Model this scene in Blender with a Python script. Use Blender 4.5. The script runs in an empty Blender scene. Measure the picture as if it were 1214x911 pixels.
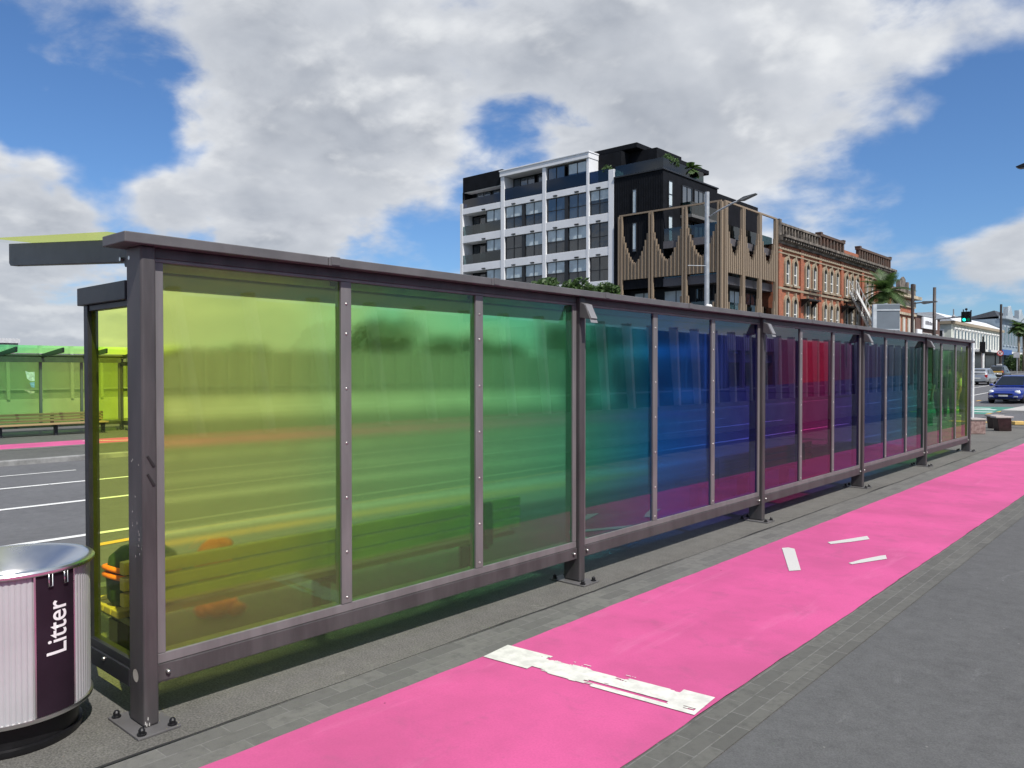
import bpy, bmesh, math, random
from mathutils import Vector, Matrix
R = math.radians
rnd = random.Random(7)
scn = bpy.context.scene
COL = scn.collection

# ------------------------------------------------------------------ camera frame
CAM_H = 1.65
F = 930.0
TH = math.atan(825.0 / F)
PITCH = math.atan(15.5 / F)
FW = Vector((-math.sin(TH) * math.cos(PITCH), math.cos(TH) * math.cos(PITCH), -math.sin(PITCH)))
RT = Vector((math.cos(TH), math.sin(TH), 0))
UP = RT.cross(FW)


def ray(px, py):
    return FW + RT * ((px - 607.0) / F) + UP * ((455.5 - py) / F)


def G(px, py, z=0.0):
    d = ray(px, py)
    t = (z - CAM_H) / d.z
    return Vector((d.x * t, d.y * t, z))


def S_at(px, d):
    """distance along the street of the image column px at lateral distance d to the left"""
    r = (px - 607.0) / F
    c, s = math.cos(TH), math.sin(TH)
    return d * (c + s * r) / (s - c * r)


def H_at(px, py, x, y):
    v = ray(px, py)
    t = math.hypot(x, y) / math.hypot(v.x, v.y)
    return CAM_H + v.z * t


# ------------------------------------------------------------------ helpers
def tag(o, label=None, cat=None, group=None, kind=None):
    if label: o['label'] = label
    if cat: o['category'] = cat
    if group: o['group'] = group
    if kind: o['kind'] = kind
    return o


def empty(name, loc=(0, 0, 0), rz=0.0):
    o = bpy.data.objects.new(name, None)
    o.empty_display_size = 0.2
    COL.objects.link(o)
    o.location = loc
    o.rotation_euler = (0, 0, rz)
    return o


class MB:
    def __init__(self):
        self.v, self.f, self.m = [], [], []
        self.cur = 0

    def face(self, idx):
        self.f.append(idx); self.m.append(self.cur)

    def poly(self, pts):
        n = len(self.v)
        self.v += [tuple(p) for p in pts]
        self.face(list(range(n, n + len(pts))))

    def box(self, x0, x1, y0, y1, z0, z1):
        x0, x1 = min(x0, x1), max(x0, x1); y0, y1 = min(y0, y1), max(y0, y1); z0, z1 = min(z0, z1), max(z0, z1)
        n = len(self.v)
        self.v += [(x0, y0, z0), (x1, y0, z0), (x1, y1, z0), (x0, y1, z0), (x0, y0, z1), (x1, y0, z1), (x1, y1, z1), (x0, y1, z1)]
        for q in ((3, 2, 1, 0), (4, 5, 6, 7), (0, 1, 5, 4), (1, 2, 6, 5), (2, 3, 7, 6), (3, 0, 4, 7)):
            self.face([n + i for i in q])
        return self

    def hexa(self, pts):
        """eight points: bottom ring of 4 (ccw from above), top ring of 4"""
        n = len(self.v)
        self.v += [tuple(p) for p in pts]
        for q in ((3, 2, 1, 0), (4, 5, 6, 7), (0, 1, 5, 4), (1, 2, 6, 5), (2, 3, 7, 6), (3, 0, 4, 7)):
            self.face([n + i for i in q])
        return self

    def prism(self, pts, off):
        """polygon pts (3d) extruded by vector off"""
        n = len(self.v); k = len(pts)
        off = Vector(off)
        self.v += [tuple(p) for p in pts] + [tuple(Vector(p) + off) for p in pts]
        self.face([n + i for i in range(k)][::-1])
        self.face([n + k + i for i in range(k)])
        for i in range(k):
            j = (i + 1) % k
            self.face([n + i, n + j, n + k + j, n + k + i])
        return self

    def tube(self, pts, rad, seg=8, cap=True):
        pts = [Vector(p) for p in pts]
        if not hasattr(rad, '__len__'): rad = [rad] * len(pts)
        n0 = len(self.v)
        a = None
        for i, p in enumerate(pts):
            t = (pts[min(i + 1, len(pts) - 1)] - pts[max(i - 1, 0)]).normalized()
            if a is None:
                a = t.orthogonal().normalized()
            else:
                a = (a - t * a.dot(t)).normalized()
            b = t.cross(a)
            for k in range(seg):
                an = 2 * math.pi * k / seg
                self.v.append(tuple(p + (a * math.cos(an) + b * math.sin(an)) * rad[i]))
        for i in range(len(pts) - 1):
            for k in range(seg):
                k2 = (k + 1) % seg
                self.face([n0 + i * seg + k, n0 + i * seg + k2, n0 + (i + 1) * seg + k2, n0 + (i + 1) * seg + k])
        if cap:
            self.face([n0 + k for k in range(seg)][::-1])
            e = n0 + (len(pts) - 1) * seg
            self.face([e + k for k in range(seg)])
        return self

    def lathe(self, prof, seg=48, c=(0, 0), rfun=None):
        n0 = len(self.v)
        for (r, z) in prof:
            for k in range(seg):
                an = 2 * math.pi * k / seg
                rr = r if rfun is None else r + rfun(an)
                self.v.append((c[0] + rr * math.cos(an), c[1] + rr * math.sin(an), z))
        for i in range(len(prof) - 1):
            for k in range(seg):
                k2 = (k + 1) % seg
                self.face([n0 + i * seg + k, n0 + i * seg + k2, n0 + (i + 1) * seg + k2, n0 + (i + 1) * seg + k])
        return self

    def ball(self, c, r, seg=10, rings=6, sc=(1, 1, 1)):
        n0 = len(self.v)
        c = Vector(c)
        self.v.append((c.x, c.y, c.z - r * sc[2]))
        for i in range(1, rings):
            ph = -math.pi / 2 + math.pi * i / rings
            for k in range(seg):
                an = 2 * math.pi * k / seg
                self.v.append((c.x + r * sc[0] * math.cos(ph) * math.cos(an), c.y + r * sc[1] * math.cos(ph) * math.sin(an), c.z + r * sc[2] * math.sin(ph)))
        self.v.append((c.x, c.y, c.z + r * sc[2]))
        top = len(self.v) - 1
        for k in range(seg):
            k2 = (k + 1) % seg
            self.face([n0, n0 + 1 + k2, n0 + 1 + k])
            for i in range(rings - 2):
                a = n0 + 1 + i * seg
                self.face([a + k, a + k2, a + seg + k2, a + seg + k])
            a = n0 + 1 + (rings - 2) * seg
            self.face([a + k, a + k2, top])
        return self

    def build(self, name, mats, parent=None, bevel=0.0, smooth=False, loc=None, rz=None, seg=2):
        me = bpy.data.meshes.new(name)
        me.from_pydata([tuple(p) for p in self.v], [], self.f)
        if not isinstance(mats, (list, tuple)): mats = [mats]
        for m in mats: me.materials.append(m)
        if len(mats) > 1:
            me.polygons.foreach_set('material_index', self.m)
        if smooth:
            me.polygons.foreach_set('use_smooth', [True] * len(me.polygons))
        me.update()
        o = bpy.data.objects.new(name, me)
        COL.objects.link(o)
        if parent: o.parent = parent
        if loc: o.location = loc
        if rz is not None: o.rotation_euler = (0, 0, rz)
        if bevel:
            b = o.modifiers.new('bevel', 'BEVEL'); b.width = bevel; b.segments = seg; b.limit_method = 'ANGLE'; b.angle_limit = R(40)
        if smooth == 'auto':
            mm = o.modifiers.new('sm', 'EDGE_SPLIT'); mm.split_angle = R(35)
        return o


def dup(o, parent=None, loc=None):
    c = o.copy(); COL.objects.link(c)
    c.parent = parent
    if loc is not None: c.location = loc
    return c


def copy_tree(o, parent=None):
    c = o.copy(); COL.objects.link(c); c.parent = parent
    for ch in list(o.children): copy_tree(ch, c)
    return c


# ------------------------------------------------------------------ materials
class NT:
    def __init__(self, nt): self.nt = nt

    def n(self, typ, **kw):
        nd = self.nt.nodes.new(typ)
        for k, v in kw.items():
            if k.startswith('i_'):
                key = k[2:]
                key = int(key) if key.isdigit() else key.replace('_', ' ')
                nd.inputs[key].default_value = v
            else:
                setattr(nd, k, v)
        return nd

    def l(self, a, b): self.nt.links.new(a, b)

    def math(self, op, a, b=None, c=None, clamp=False):
        nd = self.nt.nodes.new('ShaderNodeMath'); nd.operation = op; nd.use_clamp = clamp
        for i, x in enumerate((a, b, c)):
            if x is None: continue
            if hasattr(x, 'is_linked') or hasattr(x, 'node'): self.l(x, nd.inputs[i])
            else: nd.inputs[i].default_value = x
        return nd.outputs[0]

    def mix(self, fac, a, b):
        nd = self.nt.nodes.new('ShaderNodeMix'); nd.data_type = 'RGBA'
        for sock, x in ((nd.inputs['Factor'], fac), (nd.inputs['A'], a), (nd.inputs['B'], b)):
            pass
        ins = [s for s in nd.inputs if s.enabled]
        for sock, x in zip(ins, (fac, a, b)):
            if hasattr(x, 'node'): self.l(x, sock)
            elif isinstance(x, (int, float)): sock.default_value = x
            else: sock.default_value = (x[0], x[1], x[2], 1)
        return [s for s in nd.outputs if s.enabled][0]

    def smooth(self, x, a, b):
        nd = self.nt.nodes.new('ShaderNodeMapRange'); nd.interpolation_type = 'SMOOTHSTEP'
        self.l(x, nd.inputs[0]); nd.inputs[1].default_value = a; nd.inputs[2].default_value = b
        return nd.outputs[0]

    def noise(self, vec, scale, detail=3, rough=0.55, dist=0.0):
        nd = self.nt.nodes.new('ShaderNodeTexNoise')
        nd.inputs['Scale'].default_value = scale; nd.inputs['Detail'].default_value = detail
        nd.inputs['Roughness'].default_value = rough; nd.inputs['Distortion'].default_value = dist
        if vec is not None: self.l(vec, nd.inputs['Vector'])
        return nd.outputs['Fac']

    def schlick(self, f0=0.04):
        g = self.nt.nodes.new('ShaderNodeNewGeometry')
        d = self.nt.nodes.new('ShaderNodeVectorMath'); d.operation = 'DOT_PRODUCT'
        self.l(g.outputs['Normal'], d.inputs[0]); self.l(g.outputs['Incoming'], d.inputs[1])
        c = self.math('SUBTRACT', 1.0, self.math('ABSOLUTE', d.outputs['Value']), clamp=True)
        return self.math('MULTIPLY_ADD', self.math('POWER', c, 5.0), 1.0 - f0, f0)

    def scale(self, vec, s):
        nd = self.nt.nodes.new('ShaderNodeMapping'); nd.inputs['Scale'].default_value = s
        self.l(vec, nd.inputs['Vector'])
        return nd.outputs[0]


def new_mat(name):
    m = bpy.data.materials.new(name)
    m.use_nodes = True
    nt = m.node_tree
    nt.nodes.clear()
    k = NT(nt)
    out = k.n('ShaderNodeOutputMaterial')
    return m, k, out


MATS = {}


def mat(name, col, rough=0.6, metal=0.0, var=0.12, scale=6.0, bump=0.0, bscale=60.0, spec=0.5, col2=None, coat=0.0, stretch=(1, 1, 1)):
    if name in MATS: return MATS[name]
    m, k, out = new_mat(name)
    p = k.n('ShaderNodeBsdfPrincipled')
    p.inputs['Roughness'].default_value = rough
    p.inputs['Metallic'].default_value = metal
    p.inputs['Specular IOR Level'].default_value = spec
    if coat: p.inputs['Coat Weight'].default_value = coat; p.inputs['Coat Roughness'].default_value = 0.05
    tc = k.n('ShaderNodeTexCoord').outputs['Object']
    vec = k.scale(tc, stretch) if stretch != (1, 1, 1) else tc
    n1 = k.noise(vec, scale, 4, 0.6)
    f = k.smooth(n1, 0.3, 0.7)
    a = tuple(c * (1 - var) for c in col)
    b = col2 if col2 else tuple(min(1, c * (1 + var)) for c in col)
    k.l(k.mix(f, a, b), p.inputs['Base Color'])
    k.l(k.math('MULTIPLY_ADD', n1, 0.2, rough - 0.1, clamp=True), p.inputs['Roughness'])
    if bump:
        bn = k.n('ShaderNodeBump'); bn.inputs['Strength'].default_value = bump; bn.inputs['Distance'].default_value = 0.01
        k.l(k.noise(tc, bscale, 3), bn.inputs['Height'])
        k.l(bn.outputs[0], p.inputs['Normal'])
    k.l(p.outputs[0], out.inputs['Surface'])
    MATS[name] = m
    return m


def asphalt(name, col, grain=1.0, patch=0.2, gs=170.0, crack=0.0):
    m, k, out = new_mat(name)
    p = k.n('ShaderNodeBsdfPrincipled'); p.inputs['Roughness'].default_value = 0.85; p.inputs['Specular IOR Level'].default_value = 0.3
    pos = k.n('ShaderNodeNewGeometry').outputs['Position']
    big = k.noise(pos, 0.7, 5, 0.6)
    med = k.noise(pos, 9.0, 4, 0.7)
    fine = k.noise(pos, gs, 3, 0.65)
    vo = k.n('ShaderNodeTexVoronoi'); vo.inputs['Scale'].default_value = 110.0; k.l(pos, vo.inputs['Vector'])
    sp = k.smooth(vo.outputs['Distance'], 0.10, 0.02)
    vo2 = k.n('ShaderNodeTexVoronoi'); vo2.inputs['Scale'].default_value = 6.0; k.l(pos, vo2.inputs['Vector'])
    chips = k.smooth(vo2.outputs['Distance'], 0.045, 0.03)
    f = k.math('MULTIPLY_ADD', k.math('SUBTRACT', big, 0.5), patch * 4, 0.5)
    f = k.math('ADD', f, k.math('MULTIPLY', k.math('SUBTRACT', med, 0.5), 0.8))
    f = k.math('ADD', f, k.math('MULTIPLY', k.math('SUBTRACT', fine, 0.5), 1.6 * grain), clamp=True)
    c = k.mix(f, tuple(x * 0.62 for x in col), tuple(x * 1.38 for x in col))
    c = k.mix(k.math('MULTIPLY', sp, 0.22 * grain), c, tuple(min(1, x * 3.2) for x in col))
    c = k.mix(k.math('MULTIPLY', chips, 0.35), c, (0.35, 0.34, 0.32))
    st = k.noise(pos, 1.7, 5, 0.7, 0.6)
    c = k.mix(k.math('MULTIPLY', k.smooth(st, 0.56, 0.70), 0.22), c, tuple(x * 0.45 for x in col))
    st2 = k.noise(k.scale(pos, (1.0, 0.35, 1.0)), 5.0, 6, 0.75, 0.8)
    c = k.mix(k.math('MULTIPLY', k.smooth(st2, 0.60, 0.70), 0.30), c, tuple(min(1, x * 2.0) for x in col))
    wv = k.noise(k.scale(pos, (1.0, 1.0, 1.0)), 0.55, 7, 0.6, 0.3)
    crk = k.math('ABSOLUTE', k.math('SUBTRACT', wv, 0.5))
    c = k.mix(k.math('MULTIPLY', k.smooth(crk, 0.0028, 0.0012), crack), c, tuple(x * 0.25 for x in col))
    k.l(c, p.inputs['Base Color'])
    b = k.n('ShaderNodeBump'); b.inputs['Strength'].default_value = 0.35 * grain; b.inputs['Distance'].default_value = 0.004
    k.l(fine, b.inputs['Height']); k.l(b.outputs[0], p.inputs['Normal'])
    k.l(p.outputs[0], out.inputs['Surface'])
    return m


def paver_mat(name, col, rows, w, length):
    """bricks laid along y; object x spans w"""
    m, k, out = new_mat(name)
    p = k.n('ShaderNodeBsdfPrincipled'); p.inputs['Roughness'].default_value = 0.85
    pos = k.n('ShaderNodeNewGeometry').outputs['Position']
    mp = k.n('ShaderNodeMapping'); mp.inputs['Rotation'].default_value = (0, 0, R(90)); k.l(pos, mp.inputs['Vector'])
    wob = k.noise(pos, 2.5, 3)
    bt = k.n('ShaderNodeTexBrick')
    bt.inputs['Scale'].default_value = 1.0
    bt.inputs['Mortar Size'].default_value = 0.0035
    bt.inputs['Mortar Smooth'].default_value = 0.2
    bt.inputs['Brick Width'].default_value = length
    bt.inputs['Row Height'].default_value = w / rows
    bt.inputs['Color1'].default_value = (col[0] * 0.72, col[1] * 0.72, col[2] * 0.72, 1)
    bt.inputs['Color2'].default_value = (col[0] * 1.2, col[1] * 1.2, col[2] * 1.17, 1)
    bt.inputs['Mortar'].default_value = (0.17, 0.168, 0.16, 1)
    k.l(mp.outputs[0], bt.inputs['Vector'])
    n2 = k.noise(pos, 16, 5, 0.7)
    n3 = k.noise(pos, 220, 2)
    c = k.mix(k.smooth(n2, 0.42, 0.75), bt.outputs['Color'], tuple(x * 0.6 for x in col))
    c = k.mix(k.math('MULTIPLY', n3, 0.5), c, tuple(x * 1.5 for x in col))
    k.l(c, p.inputs['Base Color'])
    b = k.n('ShaderNodeBump'); b.inputs['Strength'].default_value = 0.5; b.inputs['Distance'].default_value = 0.004
    h = k.math('SUBTRACT', n3, k.math('MULTIPLY', bt.outputs['Fac'], 1.5))
    k.l(h, b.inputs['Height']); k.l(b.outputs[0], p.inputs['Normal'])
    k.l(p.outputs[0], out.inputs['Surface'])
    return m


def worn_paint(name, col, wear=0.45, stretch=(1, 1, 1), scale=14.0):
    """paint with flaked gaps"""
    m, k, out = new_mat(name)
    p = k.n('ShaderNodeBsdfPrincipled'); p.inputs['Roughness'].default_value = 0.6
    pos = k.n('ShaderNodeNewGeometry').outputs['Position']
    n = k.noise(k.scale(pos, stretch), scale, 6, 0.62)
    n2 = k.noise(pos, 60, 3)
    k.l(k.mix(n2, tuple(c * 0.8 for c in col), col), p.inputs['Base Color'])
    tr = k.n('ShaderNodeBsdfTransparent')
    mx = k.n('ShaderNodeMixShader')
    k.l(k.smooth(n, wear - 0.02, wear + 0.02), mx.inputs[0])
    k.l(tr.outputs[0], mx.inputs[1]); k.l(p.outputs[0], mx.inputs[2])
    k.l(mx.outputs[0], out.inputs['Surface'])
    return m


def pink_mat():
    m, k, out = new_mat('pink_surface')
    p = k.n('ShaderNodeBsdfPrincipled'); p.inputs['Roughness'].default_value = 0.7; p.inputs['Specular IOR Level'].default_value = 0.25
    pos = k.n('ShaderNodeNewGeometry').outputs['Position']
    big = k.noise(pos, 0.9, 6, 0.62)
    med = k.noise(k.scale(pos, (5.0, 1.2, 1.0)), 2.2, 5, 0.65)
    fine = k.noise(pos, 240, 2)
    c = k.mix(k.smooth(big, 0.35, 0.68), (0.60, 0.100, 0.275), (0.46, 0.083, 0.215))
    c = k.mix(k.math('MULTIPLY', k.smooth(med, 0.55, 0.8), 0.30), c, (0.42, 0.08, 0.22))
    c = k.mix(k.math('MULTIPLY', k.math('SUBTRACT', k.noise(pos, 85, 3, 0.7), 0.40), 1.1, clamp=True), c, (0.40, 0.06, 0.18))
    grime = k.noise(pos, 3.3, 6, 0.72, 0.5)
    c = k.mix(k.math('MULTIPLY', k.smooth(grime, 0.52, 0.70), 0.48), c, (0.36, 0.085, 0.19))
    pale = k.noise(k.scale(pos, (3.0, 0.6, 1.0)), 1.4, 6, 0.7, 0.4)
    c = k.mix(k.math('MULTIPLY', k.smooth(pale, 0.56, 0.74), 0.30), c, (0.66, 0.19, 0.36))
    # thin scuffs
    sc = k.noise(k.scale(pos, (1.0, 14.0, 1.0)), 1.6, 4, 0.7, 1.0)
    c = k.mix(k.math('MULTIPLY', k.smooth(sc, 0.68, 0.74), 0.35), c, (0.36, 0.08, 0.2))
    vo = k.n('ShaderNodeTexVoronoi'); vo.inputs['Scale'].default_value = 2.4; vo.inputs['Randomness'].default_value = 1.0
    k.l(pos, vo.inputs['Vector'])
    sp = k.smooth(k.math('ADD', vo.outputs['Distance'], k.math('MULTIPLY', k.noise(pos, 50, 2), 0.03)), 0.042, 0.03)
    c = k.mix(k.math('MULTIPLY', sp, 0.8), c, (0.06, 0.02, 0.03))
    k.l(c, p.inputs['Base Color'])
    b = k.n('ShaderNodeBump'); b.inputs['Strength'].default_value = 0.22; b.inputs['Distance'].default_value = 0.003
    k.l(fine, b.inputs['Height']); k.l(b.outputs[0], p.inputs['Normal'])
    k.l(p.outputs[0], out.inputs['Surface'])
    return m


RAMP = [(0.000, (0.86, 0.96, 0.25)), (0.045, (0.72, 0.94, 0.26)), (0.068, (0.50, 0.88, 0.28)), (0.130, (0.33, 0.80, 0.29)),
        (0.134, (0.29, 0.76, 0.29)), (0.198, (0.14, 0.62, 0.31)), (0.203, (0.08, 0.48, 0.26)), (0.262, (0.015, 0.24, 0.46)),
        (0.270, (0.008, 0.17, 0.62)), (0.330, (0.03, 0.11, 0.56)), (0.336, (0.035, 0.085, 0.48)), (0.398, (0.08, 0.055, 0.42)),
        (0.404, (0.075, 0.05, 0.33)), (0.465, (0.15, 0.045, 0.30)), (0.468, (0.46, 0.03, 0.19)), (0.531, (0.42, 0.03, 0.22)),
        (0.535, (0.13, 0.05, 0.33)), (0.598, (0.09, 0.065, 0.36)), (0.602, (0.07, 0.10, 0.42)), (0.665, (0.05, 0.13, 0.44)),
        (0.669, (0.05, 0.16, 0.42)), (0.731, (0.04, 0.20, 0.38)), (0.736, (0.04, 0.24, 0.33)), (0.798, (0.04, 0.30, 0.22)),
        (0.803, (0.09, 0.42, 0.20)), (0.865, (0.11, 0.46, 0.15)), (0.87, (0.13, 0.48, 0.13)), (0.93, (0.17, 0.52, 0.08)),
        (0.936, (0.30, 0.58, 0.05)), (1.0, (0.46, 0.66, 0.05))]
SHL = 16.65


def film_glass(name, frost=True, refl=0.13, boost=1.0, gain=1.0, milk=0.14, milk_far=0.045, tscale=1.0):
    m, k, out = new_mat(name)
    tc = k.n('ShaderNodeTexCoord').outputs['Object']
    sx = k.n('ShaderNodeSeparateXYZ'); k.l(tc, sx.inputs[0])
    t = k.math('DIVIDE', sx.outputs['Y'], SHL / tscale, clamp=True)
    cr = k.n('ShaderNodeValToRGB'); k.l(t, cr.inputs[0])
    el = cr.color_ramp.elements
    el[0].position, el[0].color = RAMP[0][0], (*RAMP[0][1], 1)
    el[1].position, el[1].color = RAMP[-1][0], (*RAMP[-1][1], 1)
    for pz, c in RAMP[1:-1]:
        e = el.new(pz); e.color = (*c, 1)
    # slight cloudiness of the film
    nz = k.noise(k.scale(tc, (1, 0.8, 0.35)), 1.1, 3)
    col = k.mix(k.math('MULTIPLY', k.smooth(nz, 0.35, 0.75), 0.25), cr.outputs[0], (0.5, 0.6, 0.35))
    col = k.mix(0.88, col, cr.outputs[0])
    if gain != 1.0:
        g = k.n('ShaderNodeVectorMath'); g.operation = 'SCALE'; g.inputs['Scale'].default_value = gain
        k.l(col, g.inputs[0]); col = g.outputs[0]
    tr = k.n('ShaderNodeBsdfTransparent'); k.l(col, tr.inputs['Color'])
    body = tr.outputs[0]
    if frost:
        near = k.smooth(t, 0.40, 0.25)
        rf = k.n('ShaderNodeBsdfRefraction'); rf.distribution = 'BECKMANN'
        rf.inputs['IOR'].default_value = 1.10
        k.l(col, rf.inputs['Color'])
        k.l(k.math('SUBTRACT', 0.25, k.math('MULTIPLY', k.smooth(t, 0.12, 0.34), 0.06)), rf.inputs['Roughness'])
        mx = k.n('ShaderNodeMixShader'); k.l(k.math('MULTIPLY', near, 0.89), mx.inputs[0]); k.l(tr.outputs[0], mx.inputs[1]); k.l(rf.outputs[0], mx.inputs[2])
        body = mx.outputs[0]
    else:
        near = k.math('MULTIPLY', t, 0.0)
    # milky share of the laminated film
    df = k.n('ShaderNodeBsdfDiffuse'); k.l(col, df.inputs['Color'])
    tl = k.n('ShaderNodeBsdfTranslucent'); k.l(col, tl.inputs['Color'])
    mk = k.n('ShaderNodeMixShader'); mk.inputs[0].default_value = 0.6 if frost else 0.85; k.l(df.outputs[0], mk.inputs[1]); k.l(tl.outputs[0], mk.inputs[2])
    mb = k.n('ShaderNodeMixShader'); k.l(k.math('ADD', k.math('MULTIPLY_ADD', near, milk - milk_far, milk_far), k.math('MULTIPLY', k.smooth(t, 0.74, 0.86), 0.04)), mb.inputs[0]); k.l(body, mb.inputs[1]); k.l(mk.outputs[0], mb.inputs[2])
    body = mb.outputs[0]
    gl = k.n('ShaderNodeBsdfGlossy'); gl.inputs['Roughness'].default_value = 0.012
    gl.inputs['Color'].default_value = (0.95, 0.97, 1.0, 1)
    ff = k.math('MULTIPLY_ADD', k.schlick(), boost, k.math('MULTIPLY_ADD', k.smooth(t, 0.10, 0.27), refl * 0.75, refl * 0.25), clamp=True)
    mx2 = k.n('ShaderNodeMixShader'); k.l(ff, mx2.inputs[0]); k.l(body, mx2.inputs[1]); k.l(gl.outputs[0], mx2.inputs[2])
    k.l(mx2.outputs[0], out.inputs['Surface'])
    return m


def clear_mat():
    m, k, out = new_mat('clear_back')
    tr = k.n('ShaderNodeBsdfTransparent'); tr.inputs['Color'].default_value = (0.97, 0.98, 0.97, 1)
    k.l(tr.outputs[0], out.inputs['Surface'])
    return m


def window_glass(name, tint=(0.02, 0.03, 0.04), refl=0.35, wob=0.02):
    m, k, out = new_mat(name)
    p = k.n('ShaderNodeBsdfPrincipled')
    p.inputs['Base Color'].default_value = (*tint, 1)
    p.inputs['Roughness'].default_value = 0.04
    p.inputs['Specular IOR Level'].default_value = 0.5
    p.inputs['IOR'].default_value = 1.6 + refl
    pos = k.n('ShaderNodeNewGeometry').outputs['Position']
    b = k.n('ShaderNodeBump'); b.inputs['Strength'].default_value = 0.25; b.inputs['Distance'].default_value = wob
    k.l(k.noise(pos, 0.9, 2), b.inputs['Height']); k.l(b.outputs[0], p.inputs['Normal'])
    k.l(p.outputs[0], out.inputs['Surface'])
    return m


def balustrade_glass(name, tint):
    m, k, out = new_mat(name)
    tr = k.n('ShaderNodeBsdfTransparent'); tr.inputs['Color'].default_value = (*tint, 1)
    gl = k.n('ShaderNodeBsdfGlossy'); gl.inputs['Roughness'].default_value = 0.03
    mx = k.n('ShaderNodeMixShader'); k.l(k.math('MULTIPLY_ADD', k.schlick(), 0.8, 0.05), mx.inputs[0])
    k.l(tr.outputs[0], mx.inputs[1]); k.l(gl.outputs[0], mx.inputs[2])
    k.l(mx.outputs[0], out.inputs['Surface'])
    return m


def emit_mat(name, col, s):
    m, k, out = new_mat(name)
    e = k.n('ShaderNodeEmission'); e.inputs[0].default_value = (*col, 1); e.inputs[1].default_value = s
    k.l(e.outputs[0], out.inputs['Surface'])
    return m


def leaf_mat(name, c1, c2):
    m, k, out = new_mat(name)
    p = k.n('ShaderNodeBsdfPrincipled'); p.inputs['Roughness'].default_value = 0.55
    gi = k.n('ShaderNodeNewGeometry')
    f = gi.outputs['Random Per Island']
    c = k.mix(f, c1, c2)
    k.l(c, p.inputs['Base Color'])
    tl = k.n('ShaderNodeBsdfTranslucent'); k.l(k.mix(f, tuple(x * 1.3 for x in c1), tuple(x * 1.5 for x in c2)), tl.inputs[0])
    mx = k.n('ShaderNodeMixShader'); mx.inputs[0].default_value = 0.3
    k.l(p.outputs[0], mx.inputs[1]); k.l(tl.outputs[0], mx.inputs[2])
    k.l(mx.outputs[0], out.inputs['Surface'])
    return m


def brick_mat(name, c1, c2, mortar):
    m, k, out = new_mat(name)
    p = k.n('ShaderNodeBsdfPrincipled'); p.inputs['Roughness'].default_value = 0.85
    tc = k.n('ShaderNodeTexCoord').outputs['Object']
    sx = k.n('ShaderNodeSeparateXYZ'); k.l(tc, sx.inputs[0])
    cm = k.n('ShaderNodeCombineXYZ')
    k.l(k.math('ADD', sx.outputs[0], sx.outputs[1]), cm.inputs[0]); k.l(sx.outputs[2], cm.inputs[1])
    bt = k.n('ShaderNodeTexBrick'); bt.inputs['Scale'].default_value = 1.0
    bt.inputs['Brick Width'].default_value = 0.24; bt.inputs['Row Height'].default_value = 0.085; bt.inputs['Mortar Size'].default_value = 0.006
    bt.inputs['Color1'].default_value = (*c1, 1); bt.inputs['Color2'].default_value = (*c2, 1); bt.inputs['Mortar'].default_value = (*mortar, 1)
    k.l(cm.outputs[0], bt.inputs['Vector'])
    n1 = k.noise(tc, 0.8, 5, 0.65)
    c = k.mix(k.math('MULTIPLY', k.smooth(n1, 0.5, 0.8), 0.55), bt.outputs['Color'], tuple(x * 0.35 for x in c1))
    k.l(c, p.inputs['Base Color'])
    k.l(p.outputs[0], out.inputs['Surface'])
    return m


M_frame = mat('frame_paint', (0.068, 0.063, 0.065), 0.48, 0.1, 0.22, 3.0, 0.05, 300, stretch=(3, 3, 0.5))
M_trim = mat('trim_paint', (0.165, 0.157, 0.160), 0.48, 0.1, 0.14, 3.0, 0.04, 300, stretch=(3, 3, 0.5))
M_cap = mat('cap_paint', (0.115, 0.111, 0.113), 0.5, 0.1, 0.12, 5.0, 0.05, 200)
M_dark = mat('dark_paint', (0.026, 0.027, 0.031), 0.45, 0.2, 0.15, 8.0)
M_steel = mat('bolt_steel', (0.62, 0.60, 0.57), 0.3, 1.0, 0.1, 30)
M_blackmetal = mat('black_metal', (0.012, 0.012, 0.014), 0.4, 0.3, 0.2, 20)
M_galv = mat('galvanised', (0.42, 0.44, 0.46), 0.5, 0.6, 0.1, 4)
M_film = film_glass('dichroic_glass', True, 0.11, 0.36)
M_rooffilm = film_glass('roof_glass', False, 0.02, 0.12, 0.55, 0.0, 0.48)
M_endfilm = film_glass('end_glass', False, 0.03, 0.25, 1.25, 0.0, 0.02)
M_film2 = film_glass('opposite_glass', False, 0.02, 0.2, 1.15, 0.0, 0.45, 0.42)
M_roof2 = film_glass('opposite_roof_glass', False, 0.02, 0.08, 1.2, 0.0, 0.40, 0.80)
M_clear = clear_mat()
M_wood = mat('bench_timber', (0.62, 0.44, 0.22), 0.65, 0, 0.25, 3.0, 0.1, 90, stretch=(1, 0.12, 6), col2=(0.48, 0.32, 0.15))
M_asph = asphalt('footpath_asphalt', (0.098, 0.099, 0.101), 0.9, 0.10, 130.0)
M_asph2 = asphalt('shelter_asphalt', (0.125, 0.121, 0.111), 1.9, 0.25, 95.0)
M_road = asphalt('road_asphalt', (0.115, 0.116, 0.122), 0.7, 0.15)
M_pink = pink_mat()
M_white = worn_paint('lane_white_paint', (0.80, 0.79, 0.74), 0.40, (1.2, 5.0, 1), 3.2)
M_white2 = worn_paint('road_white_paint', (0.78, 0.78, 0.76), 0.30, (1, 1, 1), 6)
M_yellow = worn_paint('road_yellow_paint', (0.75, 0.42, 0.08), 0.30, (1, 1, 1), 6)
M_green = mat('green_surface', (0.05, 0.20, 0.15), 0.8, 0, 0.25, 1.5, 0.1, 150)
M_conc = mat('pale_concrete', (0.46, 0.45, 0.43), 0.85, 0, 0.14, 1.8, 0.15, 120)
M_kerb = mat('kerb_stone', (0.22, 0.22, 0.215), 0.85, 0, 0.25, 4, 0.2, 90)
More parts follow.
